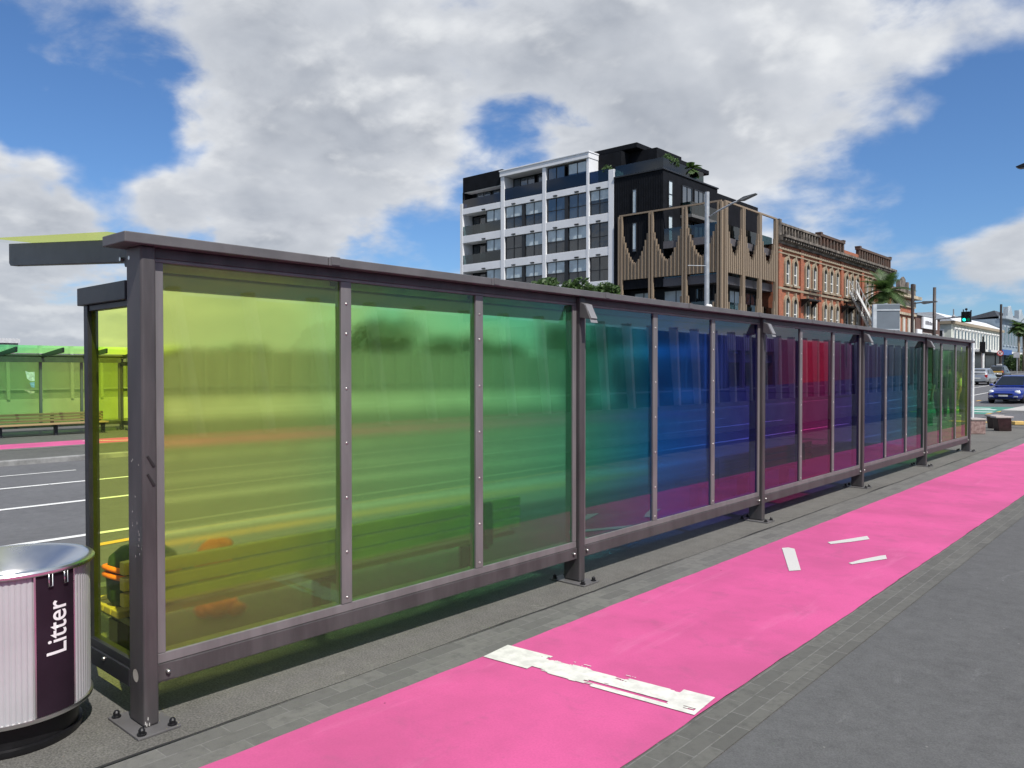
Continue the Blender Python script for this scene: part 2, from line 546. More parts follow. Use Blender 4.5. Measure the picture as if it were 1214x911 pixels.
M_concwall = mat('concrete_wall', (0.36, 0.36, 0.35), 0.85, 0, 0.14, 1.2, 0.15, 60)
M_pav_l = paver_mat('paver_left', (0.120, 0.118, 0.111), 3, 0.309, 0.30)
M_pav_r = paver_mat('paver_right', (0.098, 0.097, 0.090), 3, 0.255, 0.26)

# ------------------------------------------------------------------ setting
KERB = 6.3


def rise(y):
    return 0.018 * (min(max(y, 45.0), 260.0) - 45.0)


def road_z(d, y):
    return -0.10 - 0.15 * min(max((d - KERB) / 11.6, 0), 1.2) + rise(y)


def sheet(name, x0, x1, y0, y1, zf, m, nx=1, ny=1, skirt=0.0, kind='structure'):
    b = MB()
    for j in range(ny + 1):
        for i in range(nx + 1):
            x = x0 + (x1 - x0) * i / nx; y = y0 + (y1 - y0) * j / ny
            b.v.append((x, y, zf(x, y)))
    for j in range(ny):
        for i in range(nx):
            a = j * (nx + 1) + i
            b.face([a, a + 1, a + nx + 2, a + nx + 1])
    if skirt:
        def edge(ids):
            base = len(b.v)
            for q in ids: b.v.append((b.v[q][0], b.v[q][1], b.v[q][2] - skirt))
            for q in range(len(ids) - 1):
                b.face([ids[q], base + q, base + q + 1, ids[q + 1]])
        w = nx + 1
        edge([j * w for j in range(ny, -1, -1)])
        edge([i for i in range(w)][::-1][::-1])
        edge([j * w + nx for j in range(ny + 1)])
        edge([ny * w + i for i in range(nx, -1, -1)])
    o = b.build(name, m)
    o['kind'] = kind
    return o


M_ground = mat('earth_ground', (0.10, 0.11, 0.085), 0.95, 0, 0.3, 0.05)
sheet('ground', -2500, 2500, -600, 4000, lambda x, y: -0.55 + rise(y), M_ground, 1, 230)
sheet('road', -21.0, -KERB, -40, 320, lambda x, y: road_z(-x, y), M_road, 6, 72)
sheet('side_road', -KERB + 0.02, 60, 30.2, 38.2, lambda x, y: -0.104, M_road)
# near footpath, its kerb and strips
sheet('footpath', -KERB, 2.32, -30, 30.2, lambda x, y: 0.0, M_asph2, 1, 1, 0.2)
sheet('footpath_asphalt', -1.545, 2.30, -30, 29.5, lambda x, y: 0.004, M_asph)
sheet('paver_strip', -1.80, -1.545, -30, 29.0, lambda x, y: 0.008, M_pav_r)
sheet('paver_strip', -3.40, -3.091, -30, 29.0, lambda x, y: 0.008, M_pav_l)
b = MB()
y = -10.0
pts = []
while y < 29:
    pts.append((y, -3.408 + 0.006 * math.sin(y * 3.1) + 0.005 * rnd.uniform(-1, 1)))
    y += 0.12
for (ya, xa), (yb, xb) in zip(pts, pts[1:]):
    w = 0.006 + 0.003 * math.sin(ya * 1.7)
    b.poly([(xa - w, ya, 0.011), (xa + w, ya, 0.011), (xb + w, yb, 0.011), (xb - w, yb, 0.011)])
tag(b.build('paver_joint', mat('joint_dark', (0.02, 0.02, 0.02), 0.9)), kind='structure')
# cycle lane with slightly irregular painted edges
b = MB()
yy = [-30 + 0.11 * i for i in range(int(59 / 0.11))]
for ya, yb in zip(yy, yy[1:]):
    e = lambda q, a: 0.003 * math.sin(q * 2.3 + a) + 0.002 * math.sin(q * 7.9 + a) + 0.002 * math.sin(q * 19.0 + 2 * a)
    b.poly([(-3.094 + e(ya, 0), ya, 0.0125), (-1.797 + e(ya, 2), ya, 0.0125), (-1.797 + e(yb, 2), yb, 0.0125), (-3.094 + e(yb, 0), yb, 0.0125)])
tag(b.build('cycle_lane', M_pink), kind='structure')
b = MB()
b.box(-KERB - 0.14, -KERB - 0.002, -30, 28.5, -0.2, 0.006)
tag(b.build('kerb', M_kerb, bevel=0.02), kind='structure')


def gpoly(name, pts, m, z=0.017):
    b = MB(); b.poly([(p[0], p[1], z) for p in pts])
    if len(pts) >= 3:
        a = Vector(b.v[1]) - Vector(b.v[0]); c = Vector(b.v[2]) - Vector(b.v[0])
        if a.cross(c).z < 0: b.f[0].reverse()
    o = b.build(name, m); o['kind'] = 'structure'
    return o


from mathutils import noise as mnoise
la, lb, lc, ld = G(573, 782), G(602, 768), G(848, 831), G(823, 852)


def line_pt(u, v):
    p0 = la.lerp(ld, u); p1 = lb.lerp(lc, u)
    return p0.lerp(p1, v)


b = MB()
NU, NV = 300, 36
for i in range(NU):
    u = (i + 0.5) / NU
    for j in range(NV):
        vv = (j + 0.5) / NV
        n = mnoise.fractal(Vector((u * 9.0, vv * 3.0, 1.3)), 0.9, 2.1, 5)
        n2 = mnoise.fractal(Vector((u * 4.0, vv * 14.0, 7.7)), 0.9, 2.1, 4)
        core = 1.0 - abs(vv - (0.55 - 0.06 * math.sin(u * 3.1))) / 0.52
        keep = 0.0
        if u < 0.24: keep = 1.0 - max(0, (u - 0.16)) * 4
        if u > 0.87: keep = max(keep, 0.8)
        if u > 0.28 and vv < 0.16 and 0.55 < u < 0.97: keep = max(keep, 0.55)
        if vv > 0.86: keep = max(keep, 0.12 if 0.25 < u < 0.9 else 0.5)
        keep = max(keep, core * 1.0)
        if 0.5 < u < 0.985 and 0.17 < vv < 0.27: keep -= 0.6
        if keep + n * 0.45 + n2 * 0.40 < 0.25: continue
        q = [line_pt(i / NU, j / NV), line_pt((i + 1) / NU, j / NV), line_pt((i + 1) / NU, (j + 1) / NV), line_pt(i / NU, (j + 1) / NV)]
        b.poly([(p.x, p.y, 0.017) for p in q])
tag(b.build('lane_marking', mat('line_white', (0.62, 0.61, 0.57), 0.7, 0, 0.14, 14)), kind='structure')
M_white3 = worn_paint('stroke_white_paint', (0.62, 0.61, 0.59), 0.26, (2, 2, 1), 5)
gpoly('lane_marking', [G(927, 652), G(935, 651.4), G(942, 653), G(949, 677), G(949.5, 678.5), G(935.5, 679.5)], M_white3)
gpoly('lane_marking', [G(981, 645), G(1012, 640.2), G(1028, 637.6), G(1031, 641.5), G(1010, 644.5), G(985, 647.3)], M_white3)
gpoly('lane_marking', [G(1006, 670), G(1020, 666), G(1044, 661.2), G(1050, 660.5), G(1051.5, 665), G(1010, 671.5)], M_white3)


def roadline(name, d0, d1, y0, y1, m, lift=0.005, step=4.0):
    b = MB()
    n = max(1, int((y1 - y0) / step))
    for i in range(n):
        ya = y0 + (y1 - y0) * i / n; yb = y0 + (y1 - y0) * (i + 1) / n
        b.poly([(-d1, ya, road_z(d1, ya) + lift), (-d0, ya, road_z(d0, ya) + lift), (-d0, yb, road_z(d0, yb) + lift), (-d1, yb, road_z(d1, yb) + lift)])
    o = b.build(name, m); o['kind'] = 'structure'
    return o


roadline('lane_line', 9.05, 9.17, -30, 27.5, M_white2)
roadline('lane_line', 11.72, 11.85, -30, 28.5, M_white2)
roadline('lane_line', 11.3, 11.42, 40, 120, M_white2)
roadline('lane_line', 14.05, 14.17, -30, 28.5, M_white2)
roadline('lane_line', 14.05, 14.17, 40, 120, M_white2)
roadline('lane_line', 15.95, 16.03, -1, 5.6, M_white2)
b = MB()
ys = [2.35, 2.75, 3.1, 3.6, 5, 8, 12]
ds = [(8.22, 8.24), (8.30, 8.42), (8.38, 8.52), (8.44, 8.58), (8.47, 8.61), (8.47, 8.61), (8.47, 8.61)]
for i in range(len(ys) - 1):
    q = lambda d, yv: (-d, yv, road_z(d, yv) + 0.005)
    b.poly([q(ds[i][1], ys[i]), q(ds[i][0], ys[i]), q(ds[i + 1][0], ys[i + 1]), q(ds[i + 1][1], ys[i + 1])])
tag(b.build('lane_line', M_yellow), kind='structure')
# intersection markings
sheet('cycle_box', -9.6, -6.75, 36.6, 44.5, lambda x, y: road_z(-x, y) + 0.005, M_green, 2, 2)
for (d, yv, L) in ((7.3, 38.2, 1.0), (7.6, 40.5, 1.4), (8.5, 39.6, 1.6), (8.1, 42.2, 1.2)):
    b = MB(); zz = road_z(d, yv) + 0.011
    b.poly([(-d - 0.5, yv, zz), (-d + 0.5, yv + 0.1, zz), (-d + 0.5, yv + 0.1 + L * 0.5, zz), (-d - 0.5, yv + L * 0.4, zz)])
    tag(b.build('box_marking', M_white2), kind='structure')
for i in range(7):
    yv = 36.4 + 2.2 * i
    roadline('dash_marking', 6.62, 6.74, yv, yv + 1.0, M_yellow, 0.012)
    roadline('dash_marking', 9.62, 9.76, yv + 0.6, yv + 1.6, M_yellow, 0.012)
# yellow tactile strips at the corner
sheet('tactile_strip', -6.2, -1.0, 28.6, 29.05, lambda x, y: 0.014, mat('tactile_yellow', (0.62, 0.42, 0.14), 0.8, 0, 0.15, 8))
# far block
M_far_path = mat('far_path', (0.40, 0.39, 0.37), 0.85, 0, 0.15, 0.7)
sheet('far_footpath', -6.5, 12, 38.4, 180, lambda x, y: 0.0 + rise(y), M_far_path, 1, 40, 0.2)
# opposite side footpath
OPZ = -0.15
sheet('opposite_footpath', -60, -18.03, -40, 56, lambda x, y: OPZ + rise(y), asphalt('opposite_asphalt', (0.10, 0.10, 0.095), 0.8, 0.2), 1, 30, 0.2)
sheet('opposite_footpath_far', -60, -20.5, 56.02, 320, lambda x, y: OPZ + 0.05 + rise(y), M_asph, 1, 50, 0.2)
b = MB(); b.box(-18.05, -17.9, -40, 56, -0.3, OPZ + 0.008)
tag(b.build('opposite_kerb', M_kerb, bevel=0.02), kind='structure')
sheet('opposite_cycle_lane', -21.9, -20.6, -40, 30, lambda x, y: OPZ + 0.006, M_pink)
sheet('opposite_paver_strip', -20.598, -20.2, -40, 30, lambda x, y: OPZ + 0.006, M_pav_l)
b = MB()
for i in range(12):
    a0 = -1.0 + 0.22 * i
    xx = -21.5 + 0.09 * i
    b.poly([(xx - 0.06, 7.7 + i * 0.13, OPZ + 0.011), (xx + 0.06, 7.7 + i * 0.13, OPZ + 0.011), (xx + 0.15, 7.83 + i * 0.13, OPZ + 0.011), (xx + 0.03, 7.83 + i * 0.13, OPZ + 0.011)])
tag(b.build('opposite_lane_marking', M_white2), kind='structure')

# ------------------------------------------------------------------ bus shelter (local: x<0 towards the road, y along)
PITCHY = SHL / 5.0


SCREW = []


def make_shelter():
    root = empty('bus_shelter', (-3.626, 1.585, 0))
    # posts
    b = MB(); b.box(-0.16, 0.0, -0.035, 0.035, 0.012, 2.225)
    post = b.build('post', M_frame, root, bevel=0.012, seg=3)
    b = MB(); b.box(-0.25, 0.085, -0.098, 0.098, 0.0, 0.012)
    # triangular stiffener behind
    plate = b.build('base_plate', M_cap, post, bevel=0.003)
    bolts = []
    for (x, yv) in ((0.055, -0.07), (0.055, 0.07), (-0.22, -0.07), (-0.22, 0.07)):
        if not bolts:
            b = MB(); b.lathe([(0.021, 0.012), (0.021, 0.019), (0.0145, 0.021), (0.0145, 0.035), (0.009, 0.044), (0.0, 0.046)], 10)
            bolts.append(b.build('anchor_bolt', M_blackmetal, post, loc=(x, yv, 0)))
        else: bolts.append(dup(bolts[0], post, (x, yv, 0)))
    posts = [post]
    for n in range(1, 6):
        p = dup(post, root, (0, PITCHY * n, 0)); posts.append(p)
        dup(plate, p, (0, 0, 0))
        for q in bolts: dup(q, p)
    # scuffs and drilled hole on the first post
    b = MB(); b.lathe([(0.0, 0), (0.026, 0), (0.030, 0.0)], 20)
    h = b.build('cable_hole', mat('hole_fill', (0.40, 0.38, 0.33), 0.8), posts[0])
    h.rotation_euler = (R(90), 0, 0); h.location = (-0.085, -0.0362, 0.235)
    for q, (zz, ln) in enumerate(((1.235, 0.05), (1.150, 0.055))):
        b = MB(); b.tube([(0.001, -0.012, zz + ln / 2), (0.001, 0.018, zz - ln / 2)], [0.006, 0.008], 6)
        s_ = b.build('scuff_mark', mat('scuff_dark', (0.015, 0.013, 0.014), 0.8), posts[0]); s_.scale = (0.4, 1, 1); s_.location = (0.001, 0, 0)
    rr = random.Random(3)
    M_chip = mat('chip_pale', (0.45, 0.44, 0.42), 0.7)
    for i in range(14):
        zz = rr.choice((1.20, 0.98, 0.86, 0.86)) + rr.uniform(-0.09, 0.09)
        xx = rr.uniform(-0.12, -0.03)
        w, hh = rr.uniform(0.0006, 0.0014), rr.uniform(0.001, 0.007)
        b = MB(); b.box(xx - w, xx + w, -0.0358, -0.0352, zz - hh, zz + hh); b.build('paint_chip', M_chip, posts[0])
    for i in range(4):
        yv = -0.03 + 0.006 * i; zz = rr.uniform(0.018, 0.05)
        b = MB(); b.prism([(0.0, yv - 0.003, zz), (0.0, yv + 0.002, zz - 0.004), (0.0, yv + 0.003, zz + 0.01), (0.0, yv - 0.001, zz + 0.014)], (0.0009, 0, 0)); b.build('paint_chip', M_chip, posts[0])
    # cap rail in lengths with joints, header
    b = MB()
    y0 = -0.125
    joints = [-0.125, 0.95, 2.25, 3.55, 4.9, 6.4, 7.9, 9.5, 11.2, 13.0, 14.8, SHL + 0.12]
    for a, c in zip(joints, joints[1:]):
        b.box(-0.20, 0.045, a + 0.0015, c - 0.0015, 2.222, 2.270)
    b.build('cap_rail', M_cap, root, bevel=0.004)
    b = MB(); b.box(-0.206, 0.0485, 0.02, 0.075, 2.228, 2.2735)
    jc = b.build('joint_cover', M_cap, root, bevel=0.002, loc=(0, joints[1], 0))
    for a in joints[2:-1]: dup(jc, root, (0, a, 0))
    # bays
    GX = -0.046
    for n in range(5):
        a, c = PITCHY * n + 0.035, PITCHY * (n + 1) - 0.035
        b = MB(); b.box(-0.125, -0.030, a + 0.001, c - 0.001, 2.172, 2.221)
        b.build('top_rail', M_frame, root, bevel=0.003)
        b = MB(); b.box(-0.125, -0.026, a + 0.001, c - 0.001, 0.190, 0.276)
        b.build('bottom_rail', M_frame, root, bevel=0.004)
        # pale glazing trim round the bay
        b = MB()
        b.box(-0.120, -0.034, a + 0.002, c - 0.002, 0.2775, 0.324)
        b.box(-0.1, -0.034, a + 0.002, c - 0.002, 2.155, 2.1715)
        b.box(-0.120, -0.034, a + 0.002, a + 0.048, 0.3245, 2.1545)
        b.box(-0.120, -0.034, c - 0.048, c - 0.002, 0.3245, 2.1545)
        b.build('glazing_trim', M_trim, root, bevel=0.003)
        for yv, sg in ((a + 0.05, 1), (c - 0.05, -1)):
            if n == 0 and sg == 1:
                b = MB(); b.box(-0.03, -0.023, a + 0.0015, a + 0.085, 0.200, 0.2755); b.build('rail_bracket', M_frame, root)
            b = MB()
            b.lathe([(0.011, 0), (0.011, 0.008), (0.006, 0.012), (0.0, 0.013)], 10, (0, 0))
            nv = 4 * 10
            for i in range(len(b.v) - nv, len(b.v)):
                x, y_, z = b.v[i]
                b.v[i] = (-0.0245 + z * 1.6, yv + y_, 0.238 + x)
            b.build('rail_bolt', M_steel, root, smooth=True)
        for k in range(3):
            ya = a + (c - a) * k / 3; yb = a + (c - a) * (k + 1) / 3
            g = MB()
            x0, x1 = GX - 0.012, GX
            yl, yr = ya + (0.040 if k else 0.046), yb - (0.040 if k < 2 else 0.046)
            z0, z1 = 0.3235, 2.156
            yl -= 0.006; yr += 0.006
            g.v += [(x1, yl, z0), (x1, yr, z0), (x1, yr, z1), (x1, yl, z1), (x0, yl, z0), (x0, yr, z0), (x0, yr, z1), (x0, yl, z1)]
            g.face([0, 1, 2, 3]); g.cur = 1
            for q in ((7, 6, 5, 4), (4, 5, 1, 0), (3, 2, 6, 7), (0, 3, 7, 4), (5, 6, 2, 1)): g.face(list(q))
            g.build('glass_pane', [M_film, M_clear], root)
            if k < 2:
                mm = MB(); mm.box(-0.092, -0.031, -0.036, 0.036, 0.3250, 2.154)
                mu = mm.build('mullion', M_trim, root, bevel=0.003, loc=(0, yb, 0))
                for zz in (0.36, 0.62, 0.93, 1.24, 1.55, 1.86, 2.03):
                    if SCREW:
                        dup(SCREW[0], mu, (-0.031, 0, zz))
                    else:
                        sc = MB(); sc.ball((0, 0, 0), 0.0085, 8, 5, (0.7, 1, 1))
                        SCREW.append(sc.build('screw', M_steel, mu, smooth=True, loc=(-0.031, 0, zz)))
        # inner header beam and pale batten seen through the glass
        b = MB(); b.box(-0.24, -0.165, a + 0.03, c - 0.03, 2.045, 2.20)
        b.build('inner_beam', mat('inner_beam_paint', (0.10, 0.10, 0.10), 0.7), root)
        b = MB(); b.box(-0.1649, -0.150, a + 0.06, c - 0.06, 2.125, 2.165)
        b.build('light_batten', mat('batten_white', (0.7, 0.7, 0.68), 0.6), root)
    # small downlights on posts 1..4
    b = MB()
    b.hexa([(0.0, -0.045, 2.06), (0.105, -0.045, 2.045), (0.105, 0.045, 2.045), (0.0, 0.045, 2.06),
            (0.0, -0.045, 2.18), (0.045, -0.045, 2.165), (0.045, 0.045, 2.165), (0.0, 0.045, 2.18)])
    lf = b.build('light_fitting', M_cap, root, bevel=0.004, loc=(0.0, PITCHY, 0))
    b = MB(); b.poly([(0.049, -0.045, 2.162), (0.107, -0.045, 2.018), (0.107, 0.045, 2.018), (0.049, 0.045, 2.162)])
    b.v = [(x + 0.003, y_, z + 0.001) for x, y_, z in b.v]
    b.prism([(0.050, -0.040, 2.160), (0.105, -0.040, 2.051), (0.105, 0.040, 2.051), (0.050, 0.040, 2.160)], (0.004, 0, 0.0015))
    lens = b.build('light_cover', mat('light_cover', (0.24, 0.235, 0.24), 0.5, 0.2), lf)
    for n in (2, 3, 4):
        q = dup(lf, root, (0.0, PITCHY * n, 0)); dup(lens, q, (0, 0, 0))
    # roof: rafters and glass
    SL = 0.095
    b = MB()
    pts = [(-0.10, 0, 2.145), (-0.13, 0, 2.135), (-0.20, 0, 2.14), (-0.21, 0, 2.163), (-1.86, 0, 2.293), (-1.885, 0, 2.31), (-1.885, 0, 2.43), (-0.10, 0, 2.262)]
    pts = [(x, -0.024, z) for x, _, z in pts]
    b.prism(pts, (0, 0.048, 0))
    rf = b.build('rafter', M_dark, root, bevel=0.003)
    bb = MB()
    for (x, z) in ((-0.125, 2.175), (-0.125, 2.232), (-0.225, 2.178), (-0.225, 2.236)):
        bb.tube([(x, -0.036, z), (x, 0.036, z)], 0.010, 8)
    bt = bb.build('rafter_bolt', M_steel, rf)
    for i in range(1, 16):
        yv = i * SHL / 15.0
        q = dup(rf, root, (0, yv, 0)); dup(bt, q, (0, 0, 0))
    for n in range(5):
        a, c = PITCHY * n, PITCHY * (n + 1)
        if n == 0: a = -0.10
        if n == 4: c += 0.10
        z = lambda x: 2.265 + (-0.10 - x) * SL
        b = MB()
        b.hexa([(-2.0, a + 0.004, z(-2.0) + 0.004), (-0.21, a + 0.004, z(-0.21) + 0.004), (-0.21, c - 0.004, z(-0.21) + 0.004), (-2.0, c - 0.004, z(-2.0) + 0.004),
                (-2.0, a + 0.004, z(-2.0) + 0.022), (-0.21, a + 0.004, z(-0.21) + 0.022), (-0.21, c - 0.004, z(-0.21) + 0.022), (-2.0, c - 0.004, z(-2.0) + 0.022)])
        b.m = [1, 0, 1, 1, 1, 1]
        b.build('roof_panel', [M_rooffilm, M_clear], root)
    # end screens
    for yv in (0.0,):
        b = MB()
        b.box(-0.75, -0.163, yv - 0.04, yv + 0.04, 1.985, 2.075)
        b.build('end_beam', M_dark, root, bevel=0.004)
        b = MB()
        b.box(-0.70, -0.163, yv - 0.035, yv + 0.035, 0.16, 0.245)
        b.box(-0.66, -0.163, yv - 0.025, yv + 0.025, 0.2455, 0.285)
        b.build('end_rail', M_dark, root, bevel=0.003)
        b = MB()
        b.box(-0.70, -0.650, yv - 0.027, yv + 0.027, 0.2455, 1.984)
        b.box(-0.647, -0.163, yv - 0.02, yv + 0.02, 1.955, 1.984)
        b.build('end_frame', M_dark, root, bevel=0.003)
        g = MB(); g.box(-0.655, -0.162, yv - 0.006, yv + 0.006, 0.283, 1.96)
        g.m = [1, 1, 0, 1, 1, 1]
        g.build('end_glass', [M_endfilm, M_clear], root)
    b = MB(); b.ball((-0.45, -0.037, 0.225), 0.010, 8, 5)
    b.build('rail_bolt', M_steel, root, smooth=True)
    return root


shel = make_shelter()
tag(shel, 'long bus shelter of rainbow tinted glass panes in grey metal frames beside the pink lane', 'bus shelter')
op = copy_tree(shel)
op.location = (-24.9, 10.0, OPZ); op.rotation_euler = (0, 0, math.pi)
for o in op.children:
    if o.name.startswith('glass_pane') or o.name.startswith('roof_panel'):
        o.data = o.data.copy(); o.data.materials[0] = M_film2 if o.name.startswith('glass') else M_roof2
tag(op, 'yellow and green glass bus shelter across the road behind the litter bin', 'bus shelter')

# torn poster on the opposite shelter
b = MB()
c0 = G(36, 455, OPZ)
gx = -24.60


def on_far_glass(px, py):
    v = ray(px, py); t = gx / v.x
    return (gx, v.y * t, CAM_H + v.z * t)


for mi, pp in enumerate(([(30, 440), (34, 441.5), (41, 441), (41, 452), (36, 452), (32, 449)],
                         [(35, 454), (41, 453), (41, 460), (37, 459)],
                         [(28, 462.5), (33, 463), (41, 464), (41, 466), (36, 467), (32, 464.5)])):
    b.cur = mi
    b.prism([on_far_glass(*p) for p in pp], (0.004, 0, 0))
o = b.build('torn_poster', [mat('poster_white', (0.75, 0.75, 0.74), 0.8, 0, 0.25, 14), mat('poster_blue', (0.30, 0.45, 0.65), 0.8, 0, 0.3, 14), mat('poster_buff', (0.62, 0.55, 0.35), 0.8, 0, 0.3, 14)])
tag(o, 'torn white and blue paper poster stuck on the green glass across the road', 'poster')


# ------------------------------------------------------------------ benches
def make_bench(L, supports):
    root = empty('bench')
    for i in range(3):
        b = MB(); b.box(-0.03, 0.03, 0, L, 0.378 + 0.086 * i, 0.448 + 0.086 * i)
        b.build('back_slat', M_wood, root, bevel=0.006)
    for i in range(4):
        b = MB(); b.box(-0.46 + 0.105 * i, -0.365 + 0.105 * i, 0, L, 0.300, 0.340)
        b.build('seat_slat', M_wood, root, bevel=0.006)
    for yv in supports:
        b = MB()
        b.prism([(0.032, yv - 0.045, 0.27), (0.070, yv - 0.045, 0.29), (0.062, yv - 0.045, 0.61), (0.032, yv - 0.045, 0.625)], (0, 0.09, 0))
        b.box(-0.48, 0.03, yv - 0.03, yv + 0.03, 0.255, 0.297)
        b.box(-0.28, -0.16, yv - 0.04, yv + 0.04, 0.01, 0.254)
        b.box(-0.32, -0.12, yv - 0.09, yv + 0.09, 0.0, 0.012)
        b.build('bracket', M_dark, root, bevel=0.004)
    return root


bn = make_bench(3.1, (0.08, 1.34, 2.70)); bn.location = (-4.36, 1.75, 0)
tag(bn, 'slatted timber bench behind the yellow and lime glass panes nearest the camera', 'bench', 'slatted benches in the shelters')
b2 = copy_tree(bn); b2.location = (-4.36, 8.4, 0)
tag(b2, 'slatted timber bench behind the blue and purple panes of the near shelter', 'bench')
b3 = copy_tree(bn); M_wood2 = mat('weathered_timber', (0.30, 0.20, 0.10), 0.75, 0, 0.35, 3.0, 0.1, 90, stretch=(1, 0.12, 6), col2=(0.40, 0.28, 0.14))
for o in b3.children:
    if o.name.startswith(('back_slat', 'seat_slat')): o.data = o.data.copy(); o.data.materials[0] = M_wood2
b3.location = (-24.42, 9.3, OPZ); b3.rotation_euler = (0, 0, math.pi)
tag(b3, 'slatted timber bench along the yellow end of the shelter across the road', 'bench')
b4 = copy_tree(b3); b4.location = (-24.42, 6.1, OPZ); b4.rotation_euler = (0, 0, math.pi)
tag(b4, 'slatted timber bench under the teal green glass across the road', 'bench')

# bags on the first bench
M_bag = mat('bag_dark_green', (0.018, 0.045, 0.03), 0.8, 0, 0.2, 20)
M_orange = mat('bag_orange', (0.90, 0.17, 0.03), 0.7, 0, 0.15, 12)
root = empty('backpack', (-4.56, 1.93, 0.34))
b = MB(); b.lathe([(0.0, 0), (0.13, 0.0), (0.15, 0.04), (0.155, 0.18), (0.14, 0.27), (0.09, 0.315), (0.0, 0.33)], 20)
o = b.build('bag_body', M_bag, root, smooth=True); o.scale = (0.85, 1.15, 1)
b = MB(); b.box(0.132, 0.165, -0.11, 0.11, 0.03, 0.16); b.build('front_pocket', M_bag, root, bevel=0.02)
for zz in (0.215, 0.175):
    b = MB(); b.tube([(0.02 + 0.147 * math.cos(a), 0.19 * math.sin(a), zz + 0.01 * math.sin(3 * a)) for a in [R(q) for q in range(-150, 60, 15)]], 0.016, 8)
    b.build('strap', M_orange, root, smooth=True)
tag(root, 'dark green backpack with two orange straps on the near bench seat', 'backpack')
b = MB(); b.ball((0, 0, 0.15), 0.15, 16, 10, (0.7, 0.75, 1.0)); b.ball((0.02, 0.05, 0.26), 0.06, 10, 6, (0.9, 1.1, 0.7))
o = b.build('drawstring_bag', M_orange, smooth=True); o.location = (-4.58, 2.33, 0.34)
tag(o, 'round orange drawstring bag showing just over the bench backrest', 'bag')
b = MB(); b.ball((0, 0, 0.08), 0.10, 14, 8, (1.0, 1.25, 0.75)); b.ball((0.07, 0.08, 0.05), 0.06, 10, 6, (1, 1.2, 0.7)); b.ball((-0.05, -0.09, 0.06), 0.06, 10, 6, (1, 1, 0.9))
o = b.build('jacket', M_orange, smooth=True); o.location = (-5.12, 2.62, 0.0)
tag(o, 'crumpled bright orange jacket on the ground beyond the bench', 'jacket')

# ------------------------------------------------------------------ litter bin
BX, BY, BR = -4.07, 1.14, 0.335
root = empty('litter_bin', (BX, BY, 0))
M_alu = mat('ribbed_aluminium', (0.48, 0.485, 0.50), 0.45, 0.2, 0.05, 3)
M_inox = mat('stainless', (0.72, 0.715, 0.71), 0.30, 1.0, 0.05, 6)
PA0, PA1 = R(1), R(31.5)
b = MB()


def ribs(an):
    return 0.0035 * (abs(math.sin(an * 46)) ** 0.6) - 0.0035


N = 368
prof = [(BR - 0.016, 0.145), (BR - 0.010, 0.768)]
n0 = 0
for (r, z) in ((BR - 0.03, 0.150), (BR - 0.010, 0.150), (BR - 0.010, 0.768)):
    for i in range(N):
        an = 2 * math.pi * i / N
        b.v.append(((r + ribs(an)) * math.cos(an), (r + ribs(an)) * math.sin(an), z))
for j in range(2):
    for i in range(N):
        i2 = (i + 1) % N
        b.face([j * N + i, j * N + i2, (j + 1) * N + i2, (j + 1) * N + i])
b.build('body', M_alu, root)
b = MB(); b.lathe([(BR - 0.03, 0.140), (BR - 0.003, 0.140), (BR - 0.001, 0.146), (BR - 0.001, 0.158), (BR - 0.012, 0.160)], 96)
b.build('bottom_rim', M_inox, root, smooth='auto')
b = MB(); b.lathe([(BR - 0.07, 0.0), (BR - 0.05, 0.0), (BR - 0.045, 0.012), (BR - 0.045, 0.03), (BR - 0.06, 0.034), (BR - 0.06, 0.145)], 64)
b.build('plinth', M_blackmetal, root, smooth='auto')
# label panel (curved)
b = MB()
K = 14
for (r, z) in ((BR - 0.0085, 0.160), (BR - 0.0045, 0.160), (BR - 0.0045, 0.767), (BR - 0.0085, 0.767)):
    for i in range(K + 1):
        an = PA0 + (PA1 - PA0) * i / K
        b.v.append((r * math.cos(an), r * math.sin(an), z))
w = K + 1
for j in range(3):
    for i in range(K):
        b.face([j * w + i, j * w + i + 1, (j + 1) * w + i + 1, (j + 1) * w + i])
b.face([0, w, 2 * w, 3 * w][::-1]); b.face([K, w + K, 2 * w + K, 3 * w + K])
pan = b.build('label_panel', mat('label_plum', (0.020, 0.011, 0.019), 0.5, 0, 0.15, 5, spec=0.25), root)
# lettering wrapped on the panel
cu = bpy.data.curves.new('lettering', 'FONT'); cu.body = 'Litter'; cu.size = 0.125; cu.extrude = 0.0; cu.resolution_u = 6; cu.offset = 0.0012
to = bpy.data.objects.new('lettering_tmp', cu); COL.objects.link(to)
bpy.context.view_layer.update()
dg = bpy.context.evaluated_depsgraph_get()
me = bpy.data.meshes.new_from_object(to.evaluated_get(dg))
bpy.data.objects.remove(to)
bm = bmesh.new(); bm.from_mesh(me)
bmesh.ops.triangulate(bm, faces=bm.faces)
bmesh.ops.subdivide_edges(bm, edges=[e for e in bm.edges if e.calc_length() > 0.02], cuts=2, use_grid_fill=False)
x0 = min(v.co.x for v in bm.verts); x1 = max(v.co.x for v in bm.verts); y1 = max(v.co.y for v in bm.verts)
TZ0, TZ1 = 0.415, 0.650
for v in bm.verts:
    u = (v.co.x - x0) / (x1 - x0) * (TZ1 - TZ0) + TZ0           # text runs upwards
    across = -(v.co.y - y1 * 0.5) * 1.22 * (TZ1 - TZ0) / (x1 - x0) - 0.004     # cap direction points to the left
    # reading upwards: top of letters towards the left of the viewer (smaller angle)
    an = R(16.5) + across / BR
    v.co = Vector(((BR - 0.0030) * math.cos(an), (BR - 0.0030) * math.sin(an), u))
bmesh.ops.recalc_face_normals(bm, faces=bm.faces)
bm.to_mesh(me); bm.free()
me.materials.clear(); me.materials.append(mat('letter_white', (0.82, 0.82, 0.82), 0.5, 0, 0.02))
